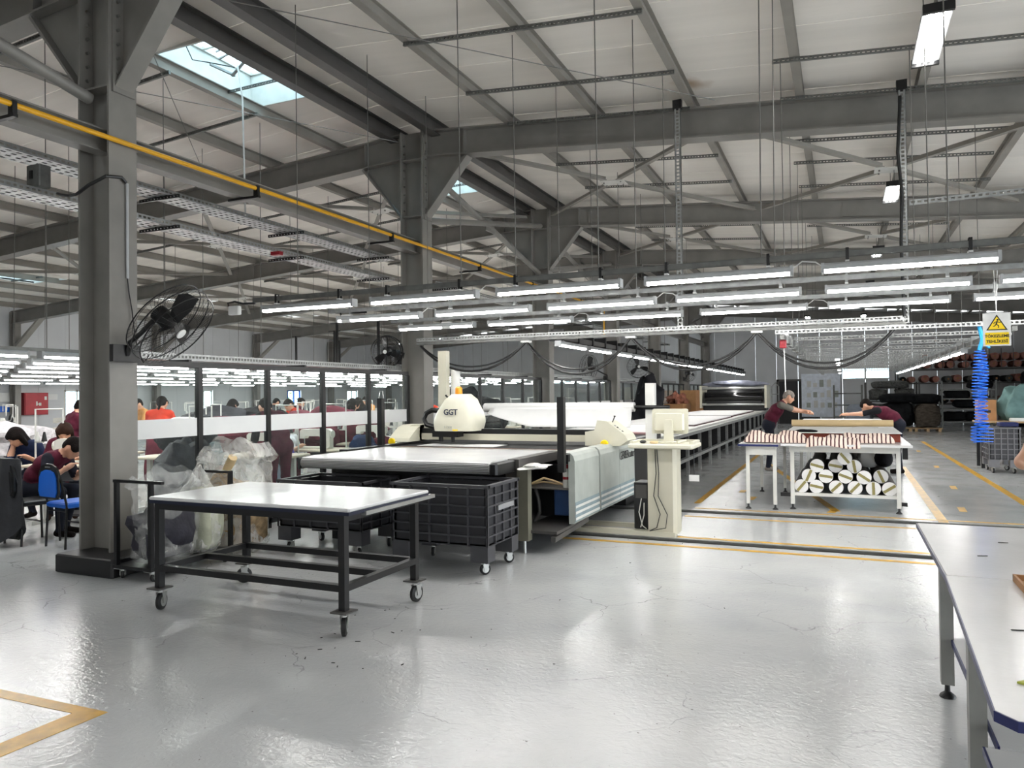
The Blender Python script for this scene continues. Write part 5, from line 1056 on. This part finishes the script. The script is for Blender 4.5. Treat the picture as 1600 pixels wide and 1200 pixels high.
    if hair == 'tail': hh += [(hc+.02*upv-.1*fwd,hc-.14*upv-.13*fwd,.035,.02,0)]
    if hair == 'scarf': hh += [(hc+.02*upv-.03*fwd,hc-.10*upv-.03*fwd,.095,.10,0),(nb+.03*upv,nb+.0*upv,.10,.11,0)]
    V,Fc,Mi = sdf_mesh(hh, max(.012,res*.8)); me = bpy.data.meshes.new('hair'); me.from_pydata((V*scale).tolist(), [], Fc.tolist()); me.materials.append(mats[3]); me.polygons.foreach_set('use_smooth',[True]*len(me.polygons)); me.update()
    h = bpy.data.objects.new('hair', me); COL.objects.link(h); h.parent = t
    if res < .02:
        for s in (1,-1):
            e = hc+sid*s*.033+.012*upv+.078*fwd; eb = hc+sid*s*.034+.036*upv+.086*fwd
            obj('eye', MB().blob(tuple(e*scale),(.012,.012,.009),1,0,1,10,8), MT['hair'], t, loc=(0,0,0)); obj('eyebrow', MB().bar(tuple((eb-sid*.014)*scale),tuple((eb+sid*.014)*scale),.008,.005), MT['hair'], t, loc=(0,0,0))
    return t
def cl(name, c): return M(name, c, .8, var=.2, scale=11, bump=.3, bscale=16)
SKN, MAR, BLK, HR, GRY, DEN = MT['skin'], MT['maroon'], MT['blacktee'], MT['hair'], MT['greytee'], MT['denim']
ORG = cl('orange_red_vest','c43d2a'); WHT = cl('white_shirt','c9ccd2'); PUR = cl('purple_shirt','5a4bb0'); TAN = cl('tan_shirt','c08a55'); NVY = cl('navy_shirt','1f2740'); TEAL = cl('teal_shirt','2d6d78')
F_ = lambda dx, dy: math.atan2(-dx, dy)     # facing angle from a direction
# cutters at the hand cutting table
person('grey-haired man in a maroon vest over a grey T-shirt leaning over the cutting table', (-1.38,16.0), F_(1,.0), [SKN,MAR,DEN,MT['hairgrey'],GRY], None, .60, ((-.10,.86,1.13),(.16,.98,1.13)), 'short', -.05, -.15, .012, 'men at the cutting table', sleeve=.75, pole=(0,-.2,-1))
person('dark-haired man in a maroon vest bent low across the cutting table', (.97,16.2), F_(-1,.0), [SKN,MAR,DEN,HR,BLK], None, 1.0, ((.12,.98,1.12),(-.12,1.05,1.12)), 'short', .0, .3, .012, 'men at the cutting table', sleeve=.8, pole=(0,-.2,-1))
# worker at the right edge of the view
person('worker in a black T-shirt mostly outside the view behind the white table, bare elbow showing', (1.31,5.5), F_(0,-1), [SKN,BLK,DEN,HR,BLK], None, .08, ((.22,.25,1.10),(-.2,.25,1.12)), 'short', .2, 0, .012, None, sleeve=.5, pole=(.2,-.4,-1))
# sewing floor: people
person('man in a maroon T-shirt seated with his back bent, head down, left of the column', (-8.78,5.82), F_(.92,.38), [SKN,MAR,DEN,HR,cl('charcoal_sleeve','26262e')], .46, .75, ((.2,.52,.80),(-.2,.55,.80)), 'short', .25, 0, .012, None, sleeve=.85, pole=(0,-.3,-1))
person('woman with long brown hair facing the camera behind the bent man', (-9.85,7.05), F_(.75,-.8), [SKN,MAR,DEN,M('brown_hair','2a1b14',.85,var=.3,scale=50),MAR], .46, .35, ((.2,.42,.80),(-.2,.42,.80)), 'long', .35, 0, .014, 'sewing floor workers', sleeve=.8)
person('woman with black hair resting her head on her hand behind the white cloth heap', (-10.35,6.95), F_(.3,-1), [SKN,NVY,DEN,HR,NVY], .46, .55, ((.1,.33,1.02),(-.2,.42,.82)), 'long', .3, .2, .014, 'sewing floor workers', sleeve=1.2)
person('person with black hair in a red and black vest seen from behind the glass', (-11.9,10.3), F_(-.6,1), [SKN,ORG,DEN,HR,ORG], .62, .2, ((.2,.42,.82),(-.2,.42,.82)), 'tail', .25, 0, .016, 'sewing floor workers', sleeve=1.2, scale=1.1)
person('worker in dark maroon overalls standing bent behind the big milky bag', (-7.08,8.12), F_(-.9,.35), [SKN,MAR,MAR,HR,BLK], None, .6, ((.15,.5,.85),(-.15,.5,.85)), 'short', .3, 0, .016, 'sewing floor workers', sleeve=1.2)
person('worker in a white shirt leaning over a machine behind the third glass pane', (-8.35,9.75), F_(-.8,.6), [SKN,WHT,DEN,HR,WHT], .46, .7, ((.2,.5,.8),(-.2,.5,.8)), 'short', .3, 0, .018, 'sewing floor workers', sleeve=1.2)
person('worker in a purple top and maroon apron behind the second glass pane', (-8.1,9.05), F_(.2,1), [SKN,MAR,MAR,HR,PUR], .46, .3, ((.2,.42,.82),(-.2,.42,.82)), 'bun', .4, 0, .018, 'sewing floor workers', sleeve=1.4)
person('worker in an orange top bending down behind the first glass post', (-9.0,8.35), F_(.9,-.3), [SKN,TAN,DEN,M('auburn_hair','3a1a12',.85,var=.3,scale=50),cl('orange_sleeve','c96a45')], .46, .8, ((.2,.5,.72),(-.2,.5,.72)), 'short', .3, 0, .018, 'sewing floor workers', sleeve=1.4)
rest = [(-13.3,9.5,'maroon',MAR,'short',1,.2),(-14.2,10.9,'black',BLK,'short',-1,.3),(-13.2,13.2,'navy',NVY,'scarf',1,.3),(-15.8,13.3,'tan',TAN,'short',-1,.15),(-12.2,14.7,'orange-red',ORG,'tail',-1,.35),(-17.8,14.2,'teal',TEAL,'long',-1,.3),(-14.5,17.2,'dark maroon',MAR,'bun',1,.3),(-11.2,16.1,'black',BLK,'scarf',-1,.3),(-13.3,19.3,'tan',TAN,'short',-1,.1),(-17.,19.,'black',BLK,'short',1,.3),(-10.4,18.2,'orange-red',ORG,'long',-1,.3),(-9.4,12.6,'maroon',MAR,'scarf',1,.35),(-19.5,14.8,'navy',NVY,'short',-1,.3),(-22.,16.,'black',BLK,'short',1,.2)]
for i, (x,y,cn,cm,hr,fd,ln) in enumerate(rest):
    person('%s worker in %s seated %s, %s' % (('scarf-wearing' if hr == 'scarf' else 'dark-haired'), cn, 'facing away' if fd > 0 else 'facing the camera', ['by the red cabinet side','in the third table row','under the lamp rows','beside the plant window','near the far windows','before the far wall'][i % 6]), (x,y), F_(.25*fd,fd), [SKN,cm,DEN,HR,cm], .58, ln, ((.2,.42,.82),(-.2,.42,.82)), hr, .3, 0, .026, 'far sewing workers', sleeve=1.3, scale=1.1)

# ---------------------------------------------------------------- sewing floor: tables and machines
MW = M('white_machine_enamel','d5d3cb',.35,var=.05); LTOP = M('pale_sewing_table_top','cfc3b0',.45,var=.06)
def station(label, loc, rz, group):
    t = thing('sewing_station', label, 'sewing machine', (0,0,0), 0, group); Z = dict(loc=(0,0,0))
    obj('table_top', MB().rbox(-.58,.58,-.28,.28,.735,.77,.02), LTOP, t, **Z)
    for s in (-1,1):
        l = obj('leg', MB().box(s*.46-.03,s*.46+.03,-.03,.03,.05,.735), MT['whitepaint'], t, **Z); obj('foot_bar', MB().box(s*.46-.03,s*.46+.03,-.26,.26,.0,.05), MT['whitepaint'], l, **Z)
    obj('motor', MB().rbox(-.1,.18,-.05,.18,.55,.735,.03), MT['bin'], t, **Z); obj('treadle', MB().box(-.22,.16,-.2,.12,.10,.13), MT['bin'], t, **Z)
    obj('machine_bed', MB().rbox(-.26,.26,-.09,.09,.771,.80,.01), MW, t, **Z)
    obj('machine_arm', MB().prism([(.14,.80),(.27,.80),(.27,1.06),(.22,1.09),(-.24,1.08),(-.27,1.05),(-.27,.93),(-.19,.93),(-.17,.97),(.08,.97),(.13,.93)],-.06,.06,'y'), MW, t, **Z)
    obj('needle_bar', MB().cyl((-.22,0,.80),(-.22,0,.93),.008,6), MT['chrome'], t, **Z); obj('hand_wheel', MB().lathe([(.05,.27),(.065,.28),(.065,.30),(.03,.31)],(0,0,1.0),14,'x'), MW, t, **Z)
    obj('thread_stand', MB().tube([(.42,.2,.77),(.42,.2,1.48),(.05,.2,1.48),(.05,.2,1.3)],.012,5).tube([(.42,.2,1.06),(.3,.2,1.06)],.01,5), MT['whitepaint'], t, **Z)
    for k in range(2): obj('thread_cone', MB().lathe([(.035,.0),(.012,.12)],(.30+.09*k,.2,1.07),10), (MT['whitepaint'],MT['maroon'],MT['black'])[(k+len(label))%3], t, **Z)
    t.location = (loc[0],loc[1],0); t.rotation_euler = (0,0,rz); return t
s0 = station('white sewing machine on a pale table nearest the open end of the partition', (-7.72,8.55), .15, 'sewing stations')
near = [(-7.75,9.75,.12,'white sewing machine on a pale table behind the second glass pane'),(-7.7,11.2,.1,'white sewing machine on a long pale table behind the last pane before the column'),(-9.15,6.65,PI+.35,'cream sewing machine on the table beside the bent man'),(-9.9,5.3,.3,'white machine with a thread stand in the open doorway'),(-8.8,7.95,.2,'sewing table beside the person in orange')]
for x,y,rz,lb in near: dup(s0, None, (x,y,0), rz, lb, 'sewing stations')
rg = random.Random(4)
OCC = [(o.location.x,o.location.y) for o in COL.objects if o.parent is None and o.name.startswith('person')] + [(-11.8,11.6),(-12.3,13.6),(-11.,14.),(-9.6,10.8),(-9.3,9.4),(-8.6,11.6),(-11.2,6.75),(-12.4,8.),(-7.6,14.6),(-7.6,15.7)]
free = lambda x, y: all((x-a)**2+(y-b)**2 > .95**2 for a, b in OCC)
for xr in (-10.6,-12.4,-14.3,-16.2,-18.4,-20.6,-22.6):
    y = max(8.2, -xr/1.62)
    while y < 27:
        if free(xr,y): dup(s0, None, (xr+rg.uniform(-.15,.15),y,0), rg.choice((0,PI))+rg.uniform(-.15,.15), 'white sewing machine with a thread stand in the rows across the sewing floor', 'machine rows')
        y += rg.uniform(1.5,2.3)
for y in (12.6,14.1,15.6,18.,20.,22.): dup(s0, None, (-8.1,y,0), rg.uniform(-.2,.2), 'white sewing machine in the line along the glass partition beyond the second column', 'machines along the glass')
# cloth heaps and bundles on the sewing floor
def heap(label, c, r, mat, seed, cat='cloth', flat=None, amp=.16, group='cloth heaps on the sewing floor'):
    o = obj('cloth_heap', MB().blob(c, r, seed, amp, 3.2, 28, 14, .85, flat=flat), mat, None, True); return tag(o, label, cat, group)
WH = M('white_cloth_heap_fabric','b9b6b8',.8,var=.25,scale=16,bump=.9,bscale=8); CHK = M('dark_quilted_fabric','1b1c24',.7,var=.4,scale=12,bump=.8,bscale=9); BURG = M('burgundy_cloth_pile','5d2431',.8,var=.4,scale=9,bump=.9,bscale=8); TEALC = M('teal_cloth','22535c',.8,bump=.7,bscale=9,var=.2); CHAR = M('charcoal_garments','1b1b1f',.85,var=.3,bump=.6,bscale=8)
heap('large white patterned cloth heap on a table left of the column', (-11.2,6.75,.95), (.75,.45,.28), WH, 2, flat=.72)
heap('pale cloth pile in front of the red cabinet', (-12.4,8.0,.9), (.7,.5,.30), WH, 12, flat=.6)
heap('dark quilted bundle seen just right of the first column', (-7.35,6.75,.55), (.32,.30,.55), CHK, 3, flat=.0)
heap('teal cloth on top of the dark bundle', (-7.3,7.05,.86), (.22,.2,.16), TEALC, 6)
heap('black garment laid over the bundle behind the glass', (-7.7,7.1,1.1), (.35,.3,.18), CHAR, 8)
heap('burgundy cloth pile stacked behind the fourth glass pane', (-8.6,11.6,1.0), (.85,.5,.34), BURG, 9, flat=.6)
heap('burgundy cloth pile behind the second glass pane', (-9.3,9.4,1.0), (.6,.5,.3), BURG, 10, flat=.6)
heap('burgundy cloth pile behind the white-shirted worker', (-9.6,10.8,.95), (.7,.5,.3), BURG, 14, flat=.6)
heap('dark garments heaped beyond the first glass pane', (-11.8,11.6,1.15), (.6,.5,.28), CHK, 15, flat=.7)
heap('grey garments heaped near the second post', (-12.3,13.6,1.15), (.55,.5,.26), CHAR, 16, flat=.7)
heap('burgundy cloth bale beyond the third glass pane', (-11.,14.,.65), (.6,.4,.65), BURG, 17, flat=.0)
heap('tall black garment pile behind the cutting head', (-7.6,14.6,1.15), (.5,.45,.55), CHAR, 18, flat=.0)
heap('lower black garment pile beside the tall one', (-7.6,15.7,1.05), (.5,.45,.4), CHAR, 19, flat=.0)
heap('huge black garment pile on a rail between the fourth and fifth columns', (-5.8,24.0,1.03), (.42,.65,1.03), CHAR, 20, flat=.0)
heap('blue denim bag on the floor behind the partition', (-7.2,10.3,.75), (.2,.2,.22), M('denim_blue','22375e',.8,bump=.5), 21, flat=.0)
heap('maroon bag beside the denim one', (-7.15,10.75,.72), (.2,.2,.24), BURG, 22, flat=.0)
heap('burgundy garments piled on the floor behind the first sewing table', (-9.7,8.6,.55), (.4,.35,.5), BURG, 31, flat=.0)
heap('purple and burgundy cloth on the table behind the third post', (-8.5,10.6,.95), (.45,.4,.24), BURG, 32, flat=.7)
heap('white cloth stack behind the second glass pane', (-10.3,9.6,1.05), (.4,.35,.22), WH, 33, flat=.7)
heap('burgundy heap further in, under the plant window', (-10.2,12.6,1.0), (.6,.45,.3), BURG, 34, flat=.6)
tag(obj('carrier_bag', MB().blob((-7.35,8.35,.52),(.10,.09,.16),4,.2,3,18,12), M('pale_blue_plastic','b9c7da',.4,bump=.5), None, True), 'pale blue carrier bag hanging under the first sewing table', 'bag')
# blue chair and the jacket-draped chair
def chair(label, loc, rz, pad):
    t = thing('banquet_chair', label, 'chair', (0,0,0), 0, 'chairs by the column'); Z = dict(loc=(0,0,0))
    for s in (-1,1):
        obj('leg', MB().tube([(s*.19,-.20,0),(s*.185,-.18,.46),(s*.19,-.24,.72),(s*.15,-.26,.86)],.013,8), MT['black'], t, True, **Z); obj('leg', MB().tube([(s*.2,.2,0),(s*.19,.18,.44)],.013,8), MT['black'], t, True, **Z)
    obj('seat', MB().rbox(-.205,.205,-.2,.22,.43,.49,.04), pad, t, **Z)
    bk = [(-.16,.55),(.16,.55),(.19,.62),(.175,.8),(.13,.87),(.05,.90),(-.05,.90),(-.13,.87),(-.175,.8),(-.19,.62)]
    obj('backrest_shell', MB().prism([(p[0]*1.08,p[1]+(.012 if p[1] > .7 else -.012)) for p in bk],-.275,-.258,'y'), MT['black'], t, **Z)
    b = obj('backrest', MB().prism([(p[0]*.92,.56+(p[1]-.55)*.82) for p in bk],-.286,-.275,'y'), pad, t, **Z); obj('grip', MB().box(-.04,.04,-.288,-.276,.872,.884), MT['chrome'], t, **Z)
    obj('backrest_pad', MB().prism([(p[0]*.92,.56+(p[1]-.55)*.9) for p in bk],-.258,-.235,'y'), pad, t, **Z)
    obj('stretcher', MB().tube([(-.19,.0,.25),(.19,.0,.25)],.009,6).tube([(-.19,-.18,.4),(.19,-.18,.4)],.009,6), MT['black'], t, **Z)
    t.location = loc; t.rotation_euler = (0,0,rz); return t
chair('bright blue padded stacking chair with a black frame beside the column', (-7.78,5.62,0), F_(.12,1), MT['bluechair'])
jc = chair('black chair with a dark jacket hung over its back', (-8.38,5.55,0), F_(.15,1), MT['black'])
n, m = 26, 14; vt = []
for j in range(m):
    q = j/(m-1)
    for i in range(n):
        a = 2*PI*i/n; wx = .20+.08*q+.02*math.sin(5*a+q*4); wy = .035+.07*q+.02*math.sin(4*a+1); vt.append((-8.43+wx*math.cos(a), 5.30+wy*math.sin(a), .96-.82*q*(1-.12*math.cos(2*a))))
ff = [(j*n+i,j*n+(i+1)%n,(j+1)*n+(i+1)%n,(j+1)*n+i) for j in range(m-1) for i in range(n)]+[tuple(range(n-1,-1,-1)),tuple((m-1)*n+i for i in range(n))]
tag(obj('jacket', MB().add(vt,ff), M('dark_grey_jacket','26272b',.7,bump=.5,bscale=7,var=.2), None, True), 'dark grey jacket draped over the back of the black chair', 'jacket')
# far wall of the sewing floor
rc = thing('fire_cabinet', 'red fire-hose cabinet with white symbols on the far wall', 'cabinet', (-25.6,17.2,1.1)); obj('case', MB().box(-25.98,-25.7,16.75,17.6,1.08,1.85), MT['red'], rc); obj('door', MB().box(-25.7,-25.68,16.78,17.57,1.11,1.82), M('red_door_enamel','a11a28',.4), rc)
obj('symbol', MB().box(-25.678,-25.672,17.15,17.2,1.4,1.55).box(-25.678,-25.672,17.25,17.33,1.4,1.5).box(-25.678,-25.672,17.2,17.3,1.44,1.47), MT['whitepaint'], rc); obj('label_plate', MB().box(-25.678,-25.672,17.45,17.53,1.6,1.72), MT['whitepaint'], rc)
for i, (y,z,h) in enumerate(((16.2,1.55,.3),(16.2,1.2,.2),(17.9,1.6,.2))): tag(obj('wall_notice', MB().box(-25.93,-25.92,y-.2,y+.2,z,z+h), (MT['paper'],MT['bluechair'],MT['paper'])[i]), 'printed notice on the far wall, %s' % ('large pale one above the blue one','blue one left of the fire cabinet','pale one right of the fire cabinet')[i], 'notice', 'far wall notices')
cur = thing('curtain', 'grey pleated curtain left of the red fire cabinet', 'curtain', (-25.7,15.2,.6)); obj('drape', MB().prism([(-25.8+.06*math.sin(i*1.6),14.6+i*.06) for i in range(20)]+[(-25.84+.06*math.sin(i*1.6),14.6+i*.06) for i in range(19,-1,-1)],.6,1.95,'z'), M('grey_curtain','77796f',.8), cur, True); obj('curtain_rod', MB().cyl((-25.8,14.4,1.97),(-25.8,16.,1.97),.015,8), MT['black'], cur)
GR = M('bright_leaf_green','7fb23c',.5,var=.3)
tr_ = thing('window_tree', 'bright green tree outside the sewing hall window', 'tree', (-27.2,31,0)); lv = MB(); rg2 = random.Random(3)
for k in range(260):
    c = Vector((-27.2+rg2.uniform(-.4,.4),31+rg2.uniform(-1.2,1.2),1.5+rg2.uniform(-.9,.9))); a = rg2.random()*6; u = Vector((math.cos(a),math.sin(a),rg2.uniform(-.5,.5))).normalized()*.12; w = u.orthogonal().normalized()*.06; lv.add([c-u,c+w,c+u,c-w],[(0,1,2,3)])
obj('leaves', lv, GR, tr_, kind='stuff'); obj('trunk', MB().cyl((-27.3,31,0),(-27.3,31,1.6),.08,8), MT['wood'], tr_)
# ---------------------------------------------------------------- end wall: racks, bales, boards
def rack(label, x0, x1, y0, y1, levels, zt, mat, bars=0):
    t = thing('storage_rack', label, 'rack', ((x0+x1)/2,(y0+y1)/2,0), 0, 'racks at the end wall')
    for x in (x0,x1):
        for y in (y0,y1): obj('upright', MB().box(x-.03,x+.03,y-.03,y+.03,0,zt), mat, t)
    for z in levels:
        for y in (y0,y1): obj('beam', MB().box(x0,x1,y-.025,y+.025,z-.04,z), mat, t)
        obj('shelf', MB().box(x0,x1,y0,y1,z,z+.012), mat, t)
    for k in range(bars): x = x0+(x1-x0)*(k+1)/(bars+1); obj('bar', MB().cyl((x,y0,levels[-1]),(x,y0,zt),.014,6), mat, t)
    return t
RK = MT['galv_dark']
rack('grey wheeled rack of steel rails in the aisle at the far end', 3.55, 5.35, 33.6, 34.6, (.35,.85,1.25,1.6), 1.95, RK)
rack('tall rack of fabric rolls along the end wall', 2.2, 8.6, 36.6, 38.2, (1.0,1.9,2.5), 3.3, MT['steel_dark'], 14)
rack('narrow steel rack next to the notice boards', -.35, .75, 35.0, 35.9, (.5,1.0,1.5), 1.85, RK)
rack('dark cloth rack holding grey bundles', .9, 2.9, 35.2, 36.4, (.5,1.15), 1.95, MT['steel_dark'], 4)
PINK = M('dusty_pink_roll','a9776c',.8,var=.3); GRF = M('grey_knit_fabric','5d5e5c',.85,var=.5,scale=14,bump=.8,bscale=9,stretch=(1,1,3)); DRK = M('near_black_fabric','191a1c',.85,var=.4,bump=.7,bscale=7)
rg = random.Random(11)
def froll(label, x, y, z, r, mat, L=1.4):
    t = thing('fabric_roll', label, 'fabric roll', (x,y,z-r), 0, 'fabric rolls on the end racks'); obj('wrap', MB().lathe([(r*.3,0),(r,.01),(r,L)],(x,y,z),14,'y'), mat, t, True); obj('core', MB().lathe([(r*.28,-.01),(r*.28,.0)],(x,y,z),10,'y'), MT['card'], t)
for lv_, z in enumerate((1.02,1.92,2.52)):
    x = 3.0 if lv_ == 2 else 2.4
    while x < 8.4:
        r = rg.uniform(.13,.17); mt = PINK if (lv_ == 2 or rg.random() < .35) else (GRF if rg.random() < .5 else DRK)
        froll('%s roll of fabric on the %s shelf of the tall end rack' % ({PINK:'pink',GRF:'grey',DRK:'black'}[mt], ('bottom','middle','top')[lv_]), x, 36.62, z+r, r, mt); x += r*2+rg.uniform(.02,.25)
x = 3.3
while x < 7.6:
    r = .15; froll('pink roll of fabric in the second layer on top of the tall end rack', x, 36.62, 2.53+.30+r, r, PINK); x += .36
def bale(label, c, r, mat, seed, group='bales at the end wall'): return tag(obj('fabric_bale', MB().blob(c, r, seed, .07, 4, 26, 14, .5, flat=c[2]-r[2]*.96), mat, None, True), label, 'bale', group)
bale('grey folded knit bundle on the upper shelf of the dark rack, first', (1.38,35.6,1.42), (.36,.45,.24), GRF, 1); bale('grey folded knit bundle on the upper shelf of the dark rack, second', (2.38,35.6,1.42), (.38,.45,.24), GRF, 2)
bale('grey knit bundle on the lower shelf of the dark rack, first', (1.38,35.6,.77), (.36,.45,.24), GRF, 3); bale('grey knit bundle on the lower shelf of the dark rack, second', (2.38,35.6,.77), (.38,.45,.24), GRF, 4)
bale('grey knit bundle piled on top of the dark rack', (1.8,35.6,1.84), (.7,.45,.17), GRF, 5)
bale('pale blue-grey cloth spilling below the dark rack', (.6,34.2,.5), (.5,.4,.5), M('pale_grey_cloth','8b929c',.8,bump=.6), 6)
bale('black folded bale on a pallet behind the second man', (1.98,33.4,.62), (.55,.5,.48), DRK, 7); bale('black fabric heap on top of the folded bale', (2.,33.5,1.28), (.6,.5,.18), DRK, 8)
bale('brown-grey bale on a wooden pallet beside the wheeled rack', (2.98,33.2,.60), (.42,.5,.46), M('brown_grey_bale','4d463f',.85,var=.4,bump=.9,bscale=7,stretch=(1,1,3)), 9); bale('black fabric heap above the brown bale', (2.95,33.6,1.25), (.5,.5,.2), DRK, 10)
for i, x in enumerate((1.98,2.98)):
    t = thing('pallet', 'pale wooden pallet under the %s bale' % ('black','brown-grey')[i], 'pallet', (x,33.3,0), 0, 'pallets')
    for k in (-.4,0,.4): obj('bearer', MB().box(x+k-.05,x+k+.05,32.8,33.8,0,.1), MT['wood'], t)
    for k in range(5): obj('deck_board', MB().box(x-.5,x+.5,32.8+k*.22,32.95+k*.22,.1,.125), MT['wood'], t)
for i, (x,y,z) in enumerate(((4.,34.1,.55),(4.8,34.1,.55),(4.4,34.1,1.05),(4.1,34.1,1.42),(4.9,34.1,1.8),(6.4,34.6,.7),(7.4,34.8,.9),(6.9,34.8,1.75),(8.2,35,1.2))): bale('black garment heap %s' % ('on the lowest rail, first','on the lowest rail, second','on the second rail','on the third rail','on the top rail','on the floor beyond the wheeled rack','on the floor by the end rack','piled high by the end rack','at the far side of the end rack')[i], (x,y,z), (.42 if i < 5 else .55,.4,.18 if i < 5 else .6), DRK, 20+i, 'black garment heaps')
bb = thing('notice_board', 'pale wall board covered with notices between door and racks', 'board', (-.95,39.2,.5)); obj('panel', MB().box(-1.85,-.1,39.38,39.44,.35,2.45), M('pale_blue_board','e2e8f2',.5), bb)
for i in range(14): x, z = -1.6+(i%5)*.3+rg.uniform(-.03,.03), .8+(i//5)*.5; obj('notice_sheet', MB().box(x,x+.18,39.37,39.378,z,z+rg.uniform(.2,.36)), MT['paper'] if i % 3 else MT['greypanel'], bb)
# cartons in the column row
o = thing('carton', 'open brown carton with clothes between the fifth and sixth columns', 'carton', (-5.9,28,0)); obj('box', MB().box(-6.2,-5.5,28.3,29.9,.5,1.18), MT['card'], o); obj('contents', MB().blob((-5.85,28.95,1.3),(.3,.75,.28),3,.25,4,24,10,flat=1.18), M('mixed_cloth','8a5a4a',.8,var=.6,scale=5), o, True); obj('stand', MB().box(-6.2,-5.5,28.3,29.9,0,.5), MT['steel_dark'], o)
o = thing('carton', 'tall brown carton stack by the sixth column', 'carton', (-5.9,33,0)); obj('box', MB().box(-6.2,-5.5,31.2,33.4,0,.85), MT['card'], o); obj('box', MB().box(-6.18,-5.55,31.3,33.3,.85,1.7), MT['card'], o); obj('paper_label', MB().box(-5.549,-5.545,32.5,33.,1.2,1.5), MT['paper'], o)
